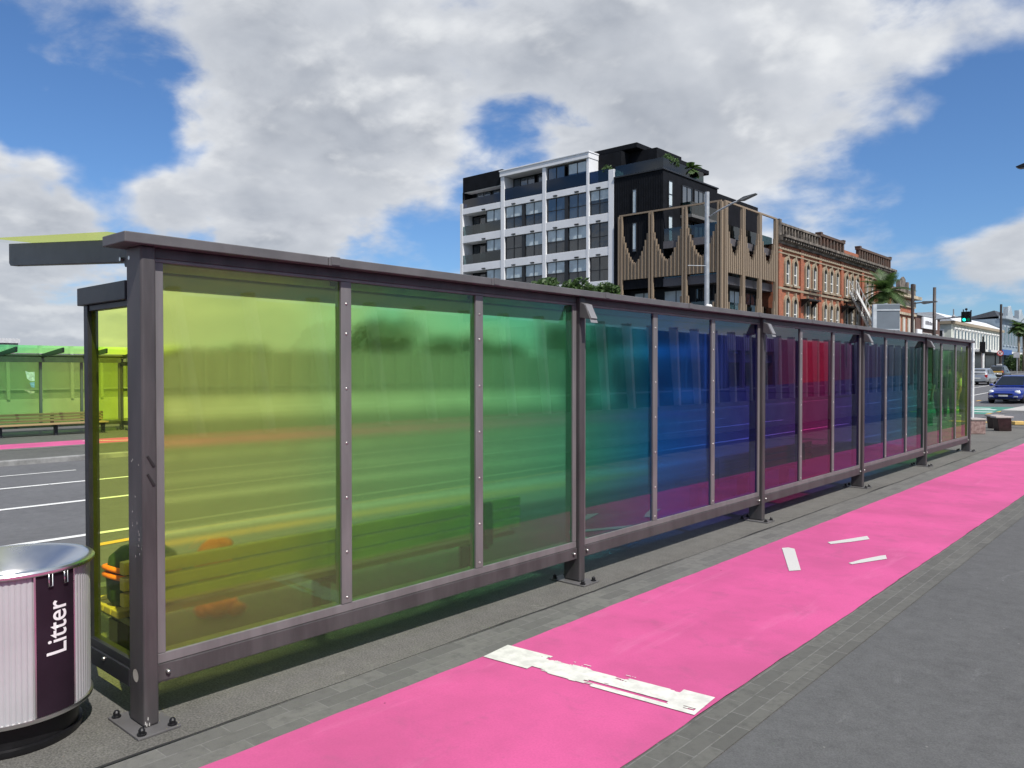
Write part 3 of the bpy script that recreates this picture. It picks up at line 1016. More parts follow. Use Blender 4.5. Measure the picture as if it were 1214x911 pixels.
lt = bpy.data.objects.new('lettering', me); COL.objects.link(lt); lt.parent = pan
# lid: rim and dished funnel
b = MB(); b.lathe([(BR - 0.012, 0.769), (BR + 0.006, 0.771), (BR + 0.010, 0.777), (BR + 0.010, 0.786), (BR + 0.004, 0.794), (BR - 0.012, 0.797),
                   (BR - 0.022, 0.796), (BR - 0.035, 0.789), (BR - 0.09, 0.755), (0.17, 0.712), (0.15, 0.69), (0.14, 0.64)], 96)
b.build('lid', M_inox, root, smooth='auto')
b = MB(); b.lathe([(0.14, 0.64), (0.0, 0.63)], 32); b.build('chute', M_blackmetal, root)
b = MB()
for an in (R(11), R(23)):
    c, s = math.cos(an), math.sin(an); tx, ty = -s, c
    P = lambda r, t, z: (r * c + t * tx, r * s + t * ty, z)
    b.tube([P(BR + 0.003, -0.008, 0.773), P(BR + 0.004, -0.008, 0.718), P(BR + 0.004, 0.008, 0.718), P(BR + 0.003, 0.008, 0.773)], 0.0035, 6)
b.build('hinge_clip', M_inox, root, smooth=True)
# ribs thinned at the panel edges: slim steel edge strips
b = MB()
for an in (PA0 - 0.008, PA1 + 0.008):
    c, s = math.cos(an), math.sin(an)
    b.tube([((BR - 0.006) * c, (BR - 0.006) * s, 0.16), ((BR - 0.006) * c, (BR - 0.006) * s, 0.768)], 0.0045, 6)
b.build('edge_strip', M_inox, root)
tag(root, 'round ribbed aluminium litter bin with a dark lettered panel and steel rim', 'litter bin')


# ------------------------------------------------------------------ bridge screens (both sides of the bridge)
def make_screen(y0, y1, lean):
    root = empty('bridge_screen')
    b = MB(); b.box(0.0, 0.30, y0, y1, -0.5, 0.80); b.build('upstand_wall', M_concwall, root, bevel=0.01)
    b = MB(); b.box(0.12, 0.15, y0, y1, 0.80, 2.62); b.build('infill_panel', mat('screen_panel', (0.065, 0.07, 0.08), 0.5, 0.0, 0.15, 1.0) if lean > 0 else mat('screen_panel_far', (0.17, 0.18, 0.17), 0.6), root)
    b = MB(); b.box(0.04, 0.20, y0, y1, 1.13, 1.17); b.build('hand_rail', M_galv, root)
    M_fin = mat('fin_pale', (0.80, 0.81, 0.82), 0.5, 0.1, 0.06, 2) if lean > 0 else mat('fin_dull', (0.30, 0.31, 0.29), 0.6)
    f = MB()
    f.hexa([(-0.05, -0.05, 0.80), (0.10, -0.05, 0.80), (0.10, 0.05, 0.80), (-0.05, 0.05, 0.80),
            (-0.18, -0.05 - lean, 2.70), (0.02, -0.05 - lean, 2.70), (0.02, 0.05 - lean, 2.70), (-0.18, 0.05 - lean, 2.70)])
    first = None
    yv = y0 + 0.6
    while yv < y1 - 0.2:
        if first is None: first = f.build('fin', M_fin, root, loc=(0, yv, 0))
        else: dup(first, root, (0, yv, 0))
        yv += 1.02
    return root


s1 = make_screen(-12, 62, 0.40); s1.location = (2.40, 0, 0)
tag(s1, 'bridge screen of leaning pale fins on a concrete wall, mirrored in the shelter panes', 'bridge screen')
s2 = make_screen(-30, 44, -0.06); s2.location = (-31.0, 14.0, OPZ); s2.rotation_euler = (0, 0, math.pi)
tag(s2, 'far bridge screen of leaning pale fins behind the shelter across the road', 'bridge screen')


# ------------------------------------------------------------------ facades
class Fac:
    def __init__(self, ox, oy, u, n):
        self.o = Vector((ox, oy)); self.u = Vector(u); self.nn = Vector(n)

    def p(self, u, z, n):
        q = self.o + self.u * u + self.nn * n
        return (q.x, q.y, z)

    def box(self, b, u0, u1, z0, z1, n0, n1):
        P = self.p(u0, z0, n0); Q = self.p(u1, z1, n1)
        b.box(P[0], Q[0], P[1], Q[1], z0, z1)


def add_window(fac, parent, u0, u1, z0, z1, nn, m_frame, m_glass, nv=2, nh=1, fr=0.06, blind=None, hsplit=None, name='window', frame_d=0.10):
    b = MB()
    fac.box(b, u0, u1, z0, z0 + fr, nn, nn + frame_d); fac.box(b, u0, u1, z1 - fr, z1, nn, nn + frame_d)
    for i in range(nv + 1):
        uu = u0 + (u1 - u0) * i / nv
        a = min(max(uu - fr / 2, u0), u1 - fr)
        fac.box(b, a, a + fr, z0 + fr, z1 - fr, nn + 0.002, nn + frame_d + 0.004)
    if hsplit:
        fac.box(b, u0 + fr, u1 - fr, hsplit - fr / 2, hsplit + fr / 2, nn + 0.001, nn + frame_d - 0.008)
    w = b.build(name, m_frame, parent)
    b = MB(); fac.box(b, u0 + 0.02, u1 - 0.02, z0 + 0.02, z1 - 0.02, nn + 0.02, nn + 0.05)
    b.build('pane', m_glass, w)
    if blind:
        b = MB()
        for i in range(nv):
            a = u0 + (u1 - u0) * i / nv + fr * 0.6; c = u0 + (u1 - u0) * (i + 1) / nv - fr * 0.6
            fac.box(b, a, c, max(z0 + fr, z1 - (z1 - z0) * blind), z1 - fr, nn + 0.051, nn + 0.06)
        b.build('blind', M_blind, w)
    return w


M_wg = window_glass('window_glass', (0.02, 0.026, 0.032), 0.2)
M_wg2 = window_glass('window_glass_blue', (0.03, 0.05, 0.075), 0.5)
M_blind = mat('blind_fabric', (0.50, 0.58, 0.62), 0.35, 0, 0.15, 0.9)
M_bal = balustrade_glass('balustrade_glass', (0.30, 0.40, 0.42))
M_bal2 = balustrade_glass('balustrade_blue', (0.10, 0.13, 0.22))
M_render = mat('white_render', (0.74, 0.75, 0.78), 0.8, 0, 0.04, 0.5)
M_black = mat('black_cladding', (0.007, 0.008, 0.011), 0.8, 0.0, 0.3, 1.5, spec=0.15)
M_soffit = mat('soffit_grey', (0.12, 0.12, 0.12), 0.8)
M_winframe = mat('window_frame_dark', (0.02, 0.021, 0.024), 0.4, 0.2)


# ---- white and black apartment block
apt = empty('apartment_block', (0, 0, 0))
tag(apt, 'tall white and black apartment block with balconies, the highest building', 'building')
fw = Fac(0, 60.0, (-1, 0), (0, -1))          # u = distance to the left, outward = towards the camera
gz = rise(60) - 0.3
b = MB()
b.box(-60.6, -36, 61.6, 80, gz, 19.0)
b.build('core_wall', M_black, apt)
FLOORS = [(3.8, 6.1), (6.9, 9.2), (10.0, 12.3), (13.1, 15.42), (16.2, 18.5)]
b = MB()
# piers
for (u0, u1, zt) in ((40.8, 41.4, 20.1), (43.6, 43.9, 21.62), (48.8, 49.25, 21.62), (54.3, 54.8, 21.62), (60.35, 60.75, 19.7)):
    fw.box(b, u0, u1, gz, zt, -1.55, 0.0)
# spandrel bands
zs = [gz] + [z for f in FLOORS for z in f] + [19.12]
for z0, z1 in ((gz, 3.8), (6.1, 6.9), (9.2, 10.0), (12.3, 13.1), (15.42, 16.2), (18.5, 19.12)):
    for (u0, u1) in ((41.4, 43.6), (43.9, 48.8), (49.25, 54.3), (54.8, 60.35)):
        fw.box(b, u0 + 0.002, u1 - 0.002, z0, z1, -1.5, -0.03)
# top frame
fw.box(b, 43.55, 54.85, 21.622, 22.12, -1.5, 0.10)
fw.box(b, 43.50, 54.90, 22.122, 22.25, -1.5, 0.16)
b.build('white_frame', M_render, apt, bevel=0.02)
# bracket lights (little shelves over the windows)
b = MB()
for f in FLOORS[1:]:
    for u in (42.5, 45.0, 47.6, 50.5, 53.0, 57.2):
        fw.box(b, u - 0.22, u + 0.22, f[1] + 0.10, f[1] + 0.19, -0.03, 0.14)
b.build('facade_vent', M_winframe, apt)
for fi, (z0, z1) in enumerate(FLOORS):
    for (u0, u1, nv) in ((41.45, 43.55, 2),):
        add_window(fw, apt, u0, u1, z0, z1, -0.28, M_winframe, M_wg, nv, blind=rnd.choice((0.45, 0.46, 0.4)) if rnd.random() < .5 else None, hsplit=z0 + 1.05)
    for (u0, u1) in ((43.95, 46.1), (46.55, 48.75), (49.3, 51.6), (52.0, 54.25)):
        bl = rnd.choice((None, 0.5, 0.52, 0.48, 0.5)) if fi != 4 or u0 > 49 else None
        add_window(fw, apt, u0, u1, z0, z1, -0.28, M_winframe, M_wg2 if fi == 4 and u0 < 49 else M_wg, 2, blind=bl, hsplit=z0 + 1.08)
    # balcony bay
    add_window(fw, apt, 54.85, 57.0, z0, z1, -0.30, M_winframe, M_wg, 2, blind=0.5, hsplit=z0 + 1.0)
    add_window(fw, apt, 57.3, 60.2, z0, z1 - 0.15, -1.5, M_winframe, M_wg, 3)
    b = MB(); fw.box(b, 54.82, 60.33, z0, z0 + 1.0, -0.06, -0.04); w = b.build('balustrade', M_bal, apt)
    for (u0, u1) in ((46.12, 46.53), (51.62, 51.98)):
        b = MB(); fw.box(b, u0, u1, z0, z1, -0.30, -0.1); b.build('dark_infill', M_winframe, apt)
# top floor
for (u0, u1, nv, rec) in ((44.0, 46.2, 2, -0.3), (46.6, 48.7, 2, -0.3), (49.4, 50.9, 2, -1.4), (51.3, 54.2, 3, -1.4)):
    add_window(fw, apt, u0, u1, 19.13, 21.5, rec, M_winframe, M_wg2, nv, blind=0.42 if u0 < 46 else None)
b = MB()
for (u0, u1) in ((43.92, 48.78), (49.27, 54.28)): fw.box(b, u0, u1, 19.13, 20.35, -0.10, -0.07)
fw.box(b, 54.82, 60.33, 19.13, 20.05, -0.10, -0.07); fw.box(b, 41.42, 43.58, 19.13, 20.25, -0.10, -0.07)
b.build('balustrade', M_bal2, apt)
b = MB(); b.box(-60.7, -41.0, 61.5, 66, 19.0, 22.1); b.build('penthouse_wall', M_black, apt)
for (u0, u1) in ((55.2, 57.2), (57.5, 59.6)):
    add_window(fw, apt, u0, u1, 19.2, 20.9, -1.48, M_winframe, M_wg2, 2)
b = MB()
fw.box(b, 54.9, 60.65, 20.95, 22.55, -2.0, -0.35); fw.box(b, 60.5, 60.7, 19.7, 20.95, -2.0, -0.35)
b.build('black_fascia', M_black, apt)
b = MB(); fw.box(b, 55.0, 60.45, 20.90, 20.945, -1.4, -0.4); b.build('balcony_soffit', M_render, apt)
b = MB(); b.box(-60.6, -39.6, 62.0, 66.6, 22.26, 22.75); b.box(-60.6, -39.6, 66.61, 76, 22.3, 22.75)
b.build('roof', M_black, apt, bevel=0.05)
# black clad volume above the podium
b = MB()
b.box(-40.75, -35.65, 60.0, 70.1, 9.0, 19.2)
blk = b.build('black_volume', M_black, apt)
b = MB()
fe = Fac(-35.65, 0, (0, 1), (1, 0))           # east face, u along the street
for i in range(20):
    fw.box(b, 35.8 + i * 0.25, 35.83 + i * 0.25, 12.0, 19.15, 0.0, 0.025)
b.build('cladding_seam', M_black, apt)
b = MB(); b.box(-40.75, -35.55, 59.9, 70.2, 19.202, 19.32); b.build('parapet_cap', M_winframe, apt)
b = MB(); fw.box(b, 35.7, 40.7, 19.33, 20.3, -0.14, -0.10); fe.box(b, 60.15, 67.5, 19.33, 20.3, -0.14, -0.10)
b.build('roof_balustrade', balustrade_glass('balustrade_green', (0.14, 0.22, 0.22)), apt)
b = MB(); b.box(-40.7, -36.5, 63.0, 67.5, 19.33, 22.2); b.v = [(x - 1.6, y, z) for x, y, z in b.v]
b.build('penthouse_wall', M_black, apt)
add_window(fw, apt, 38.3, 38.75, 15.6, 17.9, 0.0, M_winframe, M_wg2, 1, blind=0.9)
add_window(fw, apt, 38.3, 38.75, 12.3, 14.9, 0.0, M_winframe, M_wg2, 1, blind=0.9)
for z0 in (16.0, 12.9):
    add_window(fe, apt, 60.8, 61.5, z0, z0 + 2.4, 0.0, M_winframe, M_wg2, 1, blind=0.9, hsplit=z0 + 1.2)
    add_window(fe, apt, 63.2, 65.0, z0 - 0.3, z0 + 2.4, 0.0, M_winframe, M_wg2, 2)
    add_window(fe, apt, 65.4, 68.0, z0 - 0.3, z0 + 2.4, 0.0, M_winframe, M_wg2, 3)
    b = MB(); b.box(-35.64, -34.5, 63.0, 68.3, z0 - 0.62, z0 - 0.35); b.build('balcony_slab', M_soffit, apt)
    b = MB(); b.box(-34.56, -34.53, 63.0, 68.3, z0 - 0.34, z0 + 0.75); b.box(-35.64, -34.57, 63.0, 63.03, z0 - 0.34, z0 + 0.75)
    b.build('balustrade', balustrade_glass('balustrade_green', (0.14, 0.22, 0.22)), apt)

# ---- podium behind the timber screen
pod = empty('podium_building', (0, 0, 0))
tag(pod, 'dark podium building wrapped in tall brown timber fins between the black block and brick building', 'building')
M_pod = mat('podium_wall', (0.018, 0.02, 0.025), 0.8, 0, 0.3, 1, spec=0.15)
b = MB(); b.box(-39.9, -31.6, 61.4, 70.9, gz, 12.3); b.build('podium_wall', M_pod, pod)
b = MB()
for z0, z1 in ((12.30, 12.92), (9.0, 9.7), (5.7, 6.4), (2.4, 3.1)):
    b.box(-40.0, -30.45, 60.05, 61.38, z0, z1); b.box(-31.58, -30.45, 61.382, 70.9, z0, z1)
b.build('floor_slab', mat('slab_grey', (0.09, 0.085, 0.095), 0.7), pod)
fs = Fac(0, 61.4, (-1, 0), (0, -1)); fse = Fac(-31.6, 0, (0, 1), (1, 0))
for z0 in (9.75, 6.45, 3.15):
    for (u0, u1) in ((37.4, 39.4), (33.9, 36.3)):
        add_window(fs, pod, u0, u1, z0, z0 + 2.3, 0.0, M_winframe, M_wg2, 2, blind=0.75)
    add_window(fs, pod, 31.8, 33.2, z0, z0 + 2.3, 0.0, M_winframe, M_wg, 2)
    for (u0, u1) in ((61.8, 63.2), (64.3, 66.3), (67.6, 69.6)):
        add_window(fse, pod, u0, u1, z0, z0 + 2.3, 0.0, M_winframe, M_wg2, 2, blind=0.7 if u0 > 64 and u0 < 67 else None)
b = MB()
for z0 in (12.93, 9.71, 6.41):
    b.box(-39.95, -30.5, 60.10, 60.13, z0, z0 + 1.1); b.box(-30.53, -30.5, 60.14, 70.85, z0, z0 + 1.1)
b.build('balustrade', M_bal, pod)
M_fin2 = mat('timber_fin', (0.31, 0.235, 0.165), 0.75, 0, 0.22, 1.2, col2=(0.24, 0.185, 0.135), stretch=(3, 3, 0.2))
fsx = Fac(0, 59.9, (-1, 0), (0, -1)); fex = Fac(-29.95, 0, (0, 1), (1, 0))
runs = [(fsx, [30.25, 33.5, 36.8, 40.0]), (fex, [60.35, 63.6, 66.95, 70.45])]
for fc, us in runs:
    b = MB(); fc.box(b, us[0] - 0.15, us[-1] + 0.1, 15.60, 15.74, -0.1, 0.06); b.build('screen_rail', M_fin2, pod)
    for u in us:
        b = MB()
        for du in (-0.2, 0.08): fc.box(b, u + du - 0.06, u + du + 0.10, gz, 15.6, -0.14, 0.14)
        b.build('screen_post', M_fin2, pod)
    for a, c in zip(us, us[1:]):
        n = 15
        for (zb, zm, za) in ((9.85, 11.3, 2.8), (3.4, 5.2, 3.2)):
            b = MB()
            for i in range(n):
                t = (i + 0.5) / n
                u = a + 0.24 + (c - a - 0.5) * t
                q = abs(2 * t - 1)
                fc.box(b, u - 0.058, u + 0.058, zb, zm + za * q ** 1.7, -0.12, 0.06 + 0.05 * (i % 2))
            b.build('timber_screen', M_fin2, pod)

# ---- brick heritage building
M_brick = brick_mat('red_brick', (0.38, 0.112, 0.052), (0.28, 0.082, 0.042), (0.26, 0.18, 0.13))
M_stone = mat('cream_stone', (0.42, 0.34, 0.24), 0.85, 0, 0.3, 1.5, col2=(0.30, 0.25, 0.18))
M_cornice = mat('weathered_cornice', (0.10, 0.085, 0.075), 0.9, 0, 0.5, 1.2, col2=(0.22, 0.19, 0.16))
M_attic = mat('attic_stone', (0.20, 0.105, 0.07), 0.9, 0, 0.5, 1.6, col2=(0.075, 0.06, 0.05))
M_sash = mat('white_sash', (0.72, 0.72, 0.70), 0.6)
bk = empty('brick_building', (0, 0, 0))
tag(bk, 'ornate red brick heritage building with arched windows and weathered parapet', 'building')
fb = Fac(-30.0, 0, (0, 1), (1, 0))
gb = rise(75) - 0.3
b = MB(); b.box(-45, -30.0, 70.95, 105.4, gb, 13.5); b.build('wall', M_brick, bk)
b = MB()
for u in (71.3, 76.5, 81.35, 87.8, 94.6, 100.0, 105.05):
    fb.box(b, u - 0.33, u + 0.33, gb, 13.5, 0.0, 0.16)
b.build('pilaster', M_brick, bk)
b = MB()
for (z0, z1, n1) in ((13.5, 13.75, 0.25), (13.752, 14.02, 0.5), (14.022, 14.25, 0.8)):
    fb.box(b, 70.9, 105.5, z0, z1, -0.4, n1)
for i in range(58):
    u = 71.2 + i * 0.6
    fb.box(b, u, u + 0.25, 13.77, 14.0, 0.5, 0.68)
b.build('cornice', M_cornice, bk)
b = MB(); fb.box(b, 70.95, 105.4, 13.0, 13.18, 0.0, 0.2); fb.box(b, 70.95, 105.4, 12.62, 12.74, 0.0, 0.18); fb.box(b, 70.95, 105.4, 9.3, 9.5, 0.0, 0.18)
fb.box(b, 70.95, 105.4, 5.2, 5.5, 0.0, 0.25)
b.build('string_course', M_stone, bk)
b = MB()
for i in range(14):                       # balustrade on the near wing
    u = 71.2 + i * 0.72
    fb.box(b, u, u + 0.22, 14.252, 15.3, -0.3, 0.1)
fb.box(b, 71.0, 81.3, 15.302, 15.5, -0.35, 0.16)
b.box(-30.25, -30.1, 71.0, 81.3, 14.252, 15.3)
fb.box(b, 70.9, 71.4, 14.252, 15.75, -0.4, 0.2)
b.build('parapet', M_cornice, bk)
for (a, c) in ((81.35, 88.4), (93.4, 105.2)):
    b = MB()
    fb.box(b, a, c, 14.252, 14.5, -0.3, 0.15)
    n = int((c - a) / 0.9)
    for i in range(n + 1):
        u = a + (c - a - 0.35) * i / n
        fb.box(b, u, u + 0.35, 14.502, 15.5, -0.28, 0.12)
    fb.box(b, a - 0.1, c + 0.1, 15.502, 15.75, -0.35, 0.2)
    fb.box(b, a - 0.12, a + 0.45, 15.752, 15.9, -0.38, 0.22); fb.box(b, c - 0.45, c + 0.12, 15.752, 15.9, -0.38, 0.22)
    b.build('attic', M_attic, bk)
b = MB(); fb.box(b, 88.5, 93.3, 14.252, 14.9, -0.3, 0.05); b.build('parapet', M_brick, bk)


def arch_pts(fac, uc, w, z0, zs, nn, k=8, point=0.0):
    pts = [(uc - w, z0), (uc + w, z0), (uc + w, zs)]
    for i in range(1, k):
        a = math.pi * i / k
        pts.append((uc + w * math.cos(a), zs + (w * (1 + point)) * math.sin(a)))
    pts.append((uc - w, zs))
    return [fac.p(u, z, nn) for u, z in pts]


def brick_window(uc, z0, zs, w):
    # surround: jambs, voussoir ring as segments
    b = MB()
    fb.box(b, uc - w - 0.26, uc - w, z0, zs, 0.0, 0.17); fb.box(b, uc + w, uc + w + 0.26, z0, zs, 0.0, 0.17)
    k = 9
    for i in range(k):
        a0, a1 = math.pi * i / k, math.pi * (i + 1) / k
        ring = [(w, a0), (w + 0.26, a0), (w + 0.26, a1), (w, a1)]
        b.prism([fb.p(uc + r * math.cos(a), zs + 1.12 * r * math.sin(a), 0.0) for r, a in ring], (0.17, 0, 0))
    fb.box(b, uc - 0.12, uc + 0.12, zs + w + 0.12, zs + w + 0.6, 0.0, 0.22)
    fb.box(b, uc - w - 0.35, uc + w + 0.35, z0 - 0.2, z0, 0.0, 0.30)
    win = b.build('window', M_stone, bk)
    b = MB(); b.prism(arch_pts(fb, uc, w - 0.005, z0 + 0.002, zs, 0.012, 8, 0.12), (0.03, 0, 0)); b.build('pane', M_wg, win)
    b = MB(); fb.box(b, uc - w + 0.01, uc - w + 0.11, z0 + 0.004, zs, 0.044, 0.10); fb.box(b, uc + w - 0.11, uc + w - 0.01, z0 + 0.004, zs, 0.044, 0.10)
    fb.box(b, uc - w + 0.112, uc + w - 0.112, (z0 + zs) / 2, (z0 + zs) / 2 + 0.09, 0.044, 0.09); fb.box(b, uc - w + 0.112, uc + w - 0.112, z0 + 0.004, z0 + 0.12, 0.044, 0.09)
    b.build('sash', M_sash, win)


WU = [73.05, 74.9, 78.05, 79.9, 82.85, 84.6, 86.35, 89.3, 91.05, 92.8, 96.2, 97.9, 101.4, 103.2]
for u in WU:
    brick_window(u, 9.85, 11.75, 0.40)
for u in WU:
    brick_window(u, 6.0, 8.1, 0.42)
for (a, c) in ((76.0, 79.2), (87.2, 90.0)):
    b = MB()
    fb.box(b, a, c, 8.55, 8.67, 0.17, 1.05)
    for i in range(int((c - a) / 0.22) + 1): fb.box(b, a + i * 0.22, a + i * 0.22 + 0.03, 8.67, 9.55, 1.0, 1.03)
    fb.box(b, a, c, 9.55, 9.6, 0.98, 1.05)
    b.prism([fb.p(a + 0.3, 8.55, 0.17), fb.p(a + 0.3, 7.9, 0.17), fb.p(a + 0.3, 8.55, 0.9)], (0, 0.1, 0)); b.prism([fb.p(c - 0.3, 8.55, 0.17), fb.p(c - 0.3, 7.9, 0.17), fb.p(c - 0.3, 8.55, 0.9)], (0, 0.1, 0))
    b.build('balcony', M_blackmetal, bk)
# fire escape stair
fe_ = empty('fire_escape', (0, 0, 0))
tag(fe_, 'white steel fire escape stair sloping across the brick building front', 'fire escape')
b = MB()
A = Vector((-28.9, S_at(1006, 28.9), H_at(1006, 344, -28.9, S_at(1006, 28.9)))); B = Vector((-28.7, S_at(1033, 28.7), H_at(1033, 394, -28.7, S_at(1033, 28.7))))
for off in (0.0, 0.7):
    o_ = Vector((off, 0, 0))
    b.prism([A + o_, A + o_ + Vector((0, 0, -0.42)), B + o_ + Vector((0, 0, -0.42)), B + o_], (0.09, 0, 0))
b.build('stringer', M_sash, fe_)
b = MB()
for i in range(18):
    p = A.lerp(B, (i + 0.5) / 18); b.box(p.x + 0.07, p.x + 0.7, p.y - 0.14, p.y + 0.14, p.z - 0.15, p.z - 0.10)
b.build('tread', M_galv, fe_)
b = MB()
for off in (0.02, 0.72):
    o_ = Vector((off, 0, 0.95)); b.tube([A + o_, B + o_], 0.05, 6)
    for i in range(8):
        p = A.lerp(B, i / 7) + Vector((off, 0, 0)); b.tube([p, p + Vector((0, 0, 0.95))], 0.035, 5)
b.tube([(-29.0, 92.9, 5.9), (-28.9, 96.0, 7.9)], 0.06, 6)
b.build('hand_rail', M_sash, fe_)
b = MB(); fb.box(b, 88.6, 90.6, 9.15, 9.25, 0.2, 1.9); b.tube([(-29.7, 88.8, 9.2), (-29.7, 88.8, 2.0)], 0.06, 6); b.tube([(-28.3, 88.8, 9.2), (-28.3, 88.8, 2.0)], 0.06, 6)
b.build('landing', M_blackmetal, fe_)

# ---- ornate cream building after the brick one
cr = empty('cream_building', (0, 0, 0))
tag(cr, 'cream and brown stone building with heavy cornice behind the palm', 'building')
M_cream = mat('cream_render', (0.40, 0.34, 0.25), 0.85, 0, 0.3, 1.0)
gc = rise(110) - 0.4
b = MB(); b.box(-46, -30.0, 105.6, 116.4, gc, 11.2); b.build('wall', M_brick, cr)
b = MB(); fb.box(b, 105.6, 116.4, 10.1, 11.0, 0.0, 0.2); fb.box(b, 105.55, 116.6, 11.2, 11.6, -0.3, 0.9); fb.box(b, 105.6, 116.4, 9.0, 9.3, 0.0, 0.3)
b.build('frieze', M_cream, cr)
b = MB(); fb.box(b, 105.6, 116.4, 11.602, 12.4, -0.3, 0.05)
for u in (105.6, 109.1, 112.6, 115.8): fb.box(b, u, u + 0.6, 11.602, 13.4, -0.35, 0.15)
b.prism([fb.p(109.8, 12.402, -0.2), fb.p(112.5, 12.402, -0.2), fb.p(111.9, 13.7, -0.2), fb.p(111.15, 14.0, -0.2), fb.p(110.4, 13.7, -0.2)], (0.25, 0, 0))
b.build('parapet', M_cornice, cr)
for u in (106.7, 108.9, 111.2, 113.5, 115.5):
    b = MB(); fb.box(b, u - 0.62, u + 0.62, 5.4, 8.7, 0.0, 0.12); w = b.build('window', M_cream, cr)
    b = MB(); fb.box(b, u - 0.42, u + 0.42, 5.6, 8.5, 0.125, 0.15); b.build('pane', mat('pale_window', (0.55, 0.53, 0.49), 0.4), w)

# ---- brown brick building with white sign
br = empty('brown_building', (0, 0, 0))
tag(br, 'low brown brick building with a white sign board high on its front', 'building')
M_bbrick = brick_mat('brown_brick', (0.13, 0.06, 0.045), (0.09, 0.045, 0.035), (0.12, 0.1, 0.09))
gd = rise(120) - 0.4
b = MB(); b.box(-44, -30.0, 117.0, 130.0, gd, 9.3); b.build('wall', M_bbrick, br)
b = MB(); fb.box(b, 116.9, 130.1, 9.302, 9.55, -0.4, 0.25); b.build('coping', M_galv, br)
b = MB(); fb.box(b, 119.6, 127.0, 7.6, 9.2, 0.1, 0.35); sg = b.build('sign_board', M_render, br)
b = MB()
rr = random.Random(5)
u = 120.6
while u < 125.8:
    wv = rr.uniform(0.3, 0.6); fb.box(b, u, u + wv, 8.15, 8.15 + rr.uniform(0.35, 0.55), 0.352, 0.36); u += wv + 0.12
b.build('sign_smudge', mat('sign_grey', (0.12, 0.12, 0.14), 0.7), sg)
b = MB(); fb.box(b, 117.0, 119.4, 6.8, 7.4, 0.0, 0.25); b.build('white_band', M_render, br)
for u in (120.2, 121.9, 123.6, 125.3, 127.5):
    add_window(fb, br, u, u + 1.3, 4.9, 7.0, 0.02, M_sash, M_wg, 2)

# ---- pale two storey corner building with verandah
ph = empty('verandah_building', (0, 0, 0))
tag(ph, 'long pale two storey building with tall windows above a dark shopfront verandah', 'building')
M_pale = mat('pale_green_render', (0.50, 0.53, 0.47), 0.85, 0, 0.08, 0.6)
ge = rise(140) - 0.5
b = MB(); b.box(-48, -30.0, 137.0, 176.0, ge, 9.0); b.build('wall', M_pale, ph)
b = MB(); fb.box(b, 136.8, 176.2, 9.002, 9.45, -0.4, 0.6); b.box(-48.2, -30.0, 136.6, 137.0, 9.0, 9.45); b.build('cornice', M_stone, ph)
b = MB(); b.prism([(-29.45, 136.6, 9.455), (-48.2, 136.6, 9.455), (-48.2, 136.6, 10.9), (-32.5, 136.6, 10.95)], (0, 39.6, 0)); b.build('roof', mat('white_roof', (0.62, 0.64, 0.66), 0.6), ph)
for i in range(16):
    u = 138.2 + i * 2.35
    b = MB(); fb.box(b, u - 0.15, u + 1.35, 5.3, 8.3, 0.0, 0.15); fb.box(b, u - 0.3, u + 1.5, 8.302, 8.5, 0.0, 0.3); w = b.build('window', M_sash, ph)
    b = MB(); fb.box(b, u + 0.12, u + 0.55, 5.5, 8.1, 0.152, 0.17); fb.box(b, u + 0.65, u + 1.08, 5.5, 8.1, 0.152, 0.17); b.build('pane', M_wg, w)
fcn = Fac(0, 137.0, (-1, 0), (0, -1))
for u in (31.0, 34.2):
    b = MB(); fcn.box(b, u, u + 1.5, 5.4, 8.2, 0.0, 0.15); w = b.build('window', M_sash, ph)
    b = MB(); fcn.box(b, u + 0.2, u + 1.3, 5.6, 8.0, 0.152, 0.17); b.build('pane', M_wg, w)
b = MB(); fb.box(b, 136.0, 176.0, 4.6, 4.95, 0.0, 4.6); b.build('verandah_roof', M_sash, ph)
b = MB(); fb.box(b, 150.0, 158.0, 4.3, 5.2, 4.602, 4.75); b.build('fascia_sign', mat('sign_blue', (0.03, 0.10, 0.32), 0.5), ph)
b = MB(); fb.box(b, 137.2, 175.8, ge, 4.59, 0.0, 0.3); b.build('shopfront', mat('shopfront_dark', (0.008, 0.008, 0.009), 0.3), ph)
b = MB()
for u in (138, 146, 154, 162, 170): b.tube([(-25.6, u, ge), (-25.6, u, 4.6)], 0.09, 8)
b.build('verandah_post', M_blackmetal, ph)
# ---- taller grey blue building further on
gy = empty('blue_grey_building', (0, 0, 0))
tag(gy, 'blue grey victorian building with gabled parapet beyond the verandah building', 'building')
M_bg = mat('blue_grey_render', (0.20, 0.25, 0.30), 0.85, 0, 0.12, 0.5)
gg = rise(180)
b = MB(); b.box(-36, -30.0, 176.5, 240.0, gg - 0.8, 11.8); b.build('wall', M_bg, gy)
b = MB(); fb.box(b, 176.3, 240.2, 11.8, 12.3, -0.4, 0.8)
for u in (180, 192, 204, 216, 228):
    b.prism([fb.p(u, 12.302, 0), fb.p(u + 6, 12.302, 0), fb.p(u + 3, 14.6, 0)], (0.5, 0, 0))
    fb.box(b, u - 0.8, u - 0.1, 12.302, 14.2, -0.2, 0.6)
b.build('parapet', mat('blue_grey_trim', (0.33, 0.38, 0.42), 0.8), gy)
b = MB(); b.prism([(-30.6, 176.4, 12.31), (-36, 176.4, 11.81), (-35.8, 176.4, 12.2), (-31.2, 176.4, 13.4)], (0, 60, 0)); b.build('roof', mat('slate_roof', (0.05, 0.055, 0.065), 0.6), gy)
for i in range(18):
    u = 178 + i * 3.4
    b = MB(); fb.box(b, u, u + 1.9, 6.6, 10.6, 0.0, 0.2); w = b.build('window', MATS['blue_grey_trim'], gy)
    b = MB(); fb.box(b, u + 0.3, u + 1.6, 6.8, 10.3, 0.202, 0.22); b.build('pane', M_wg, w)
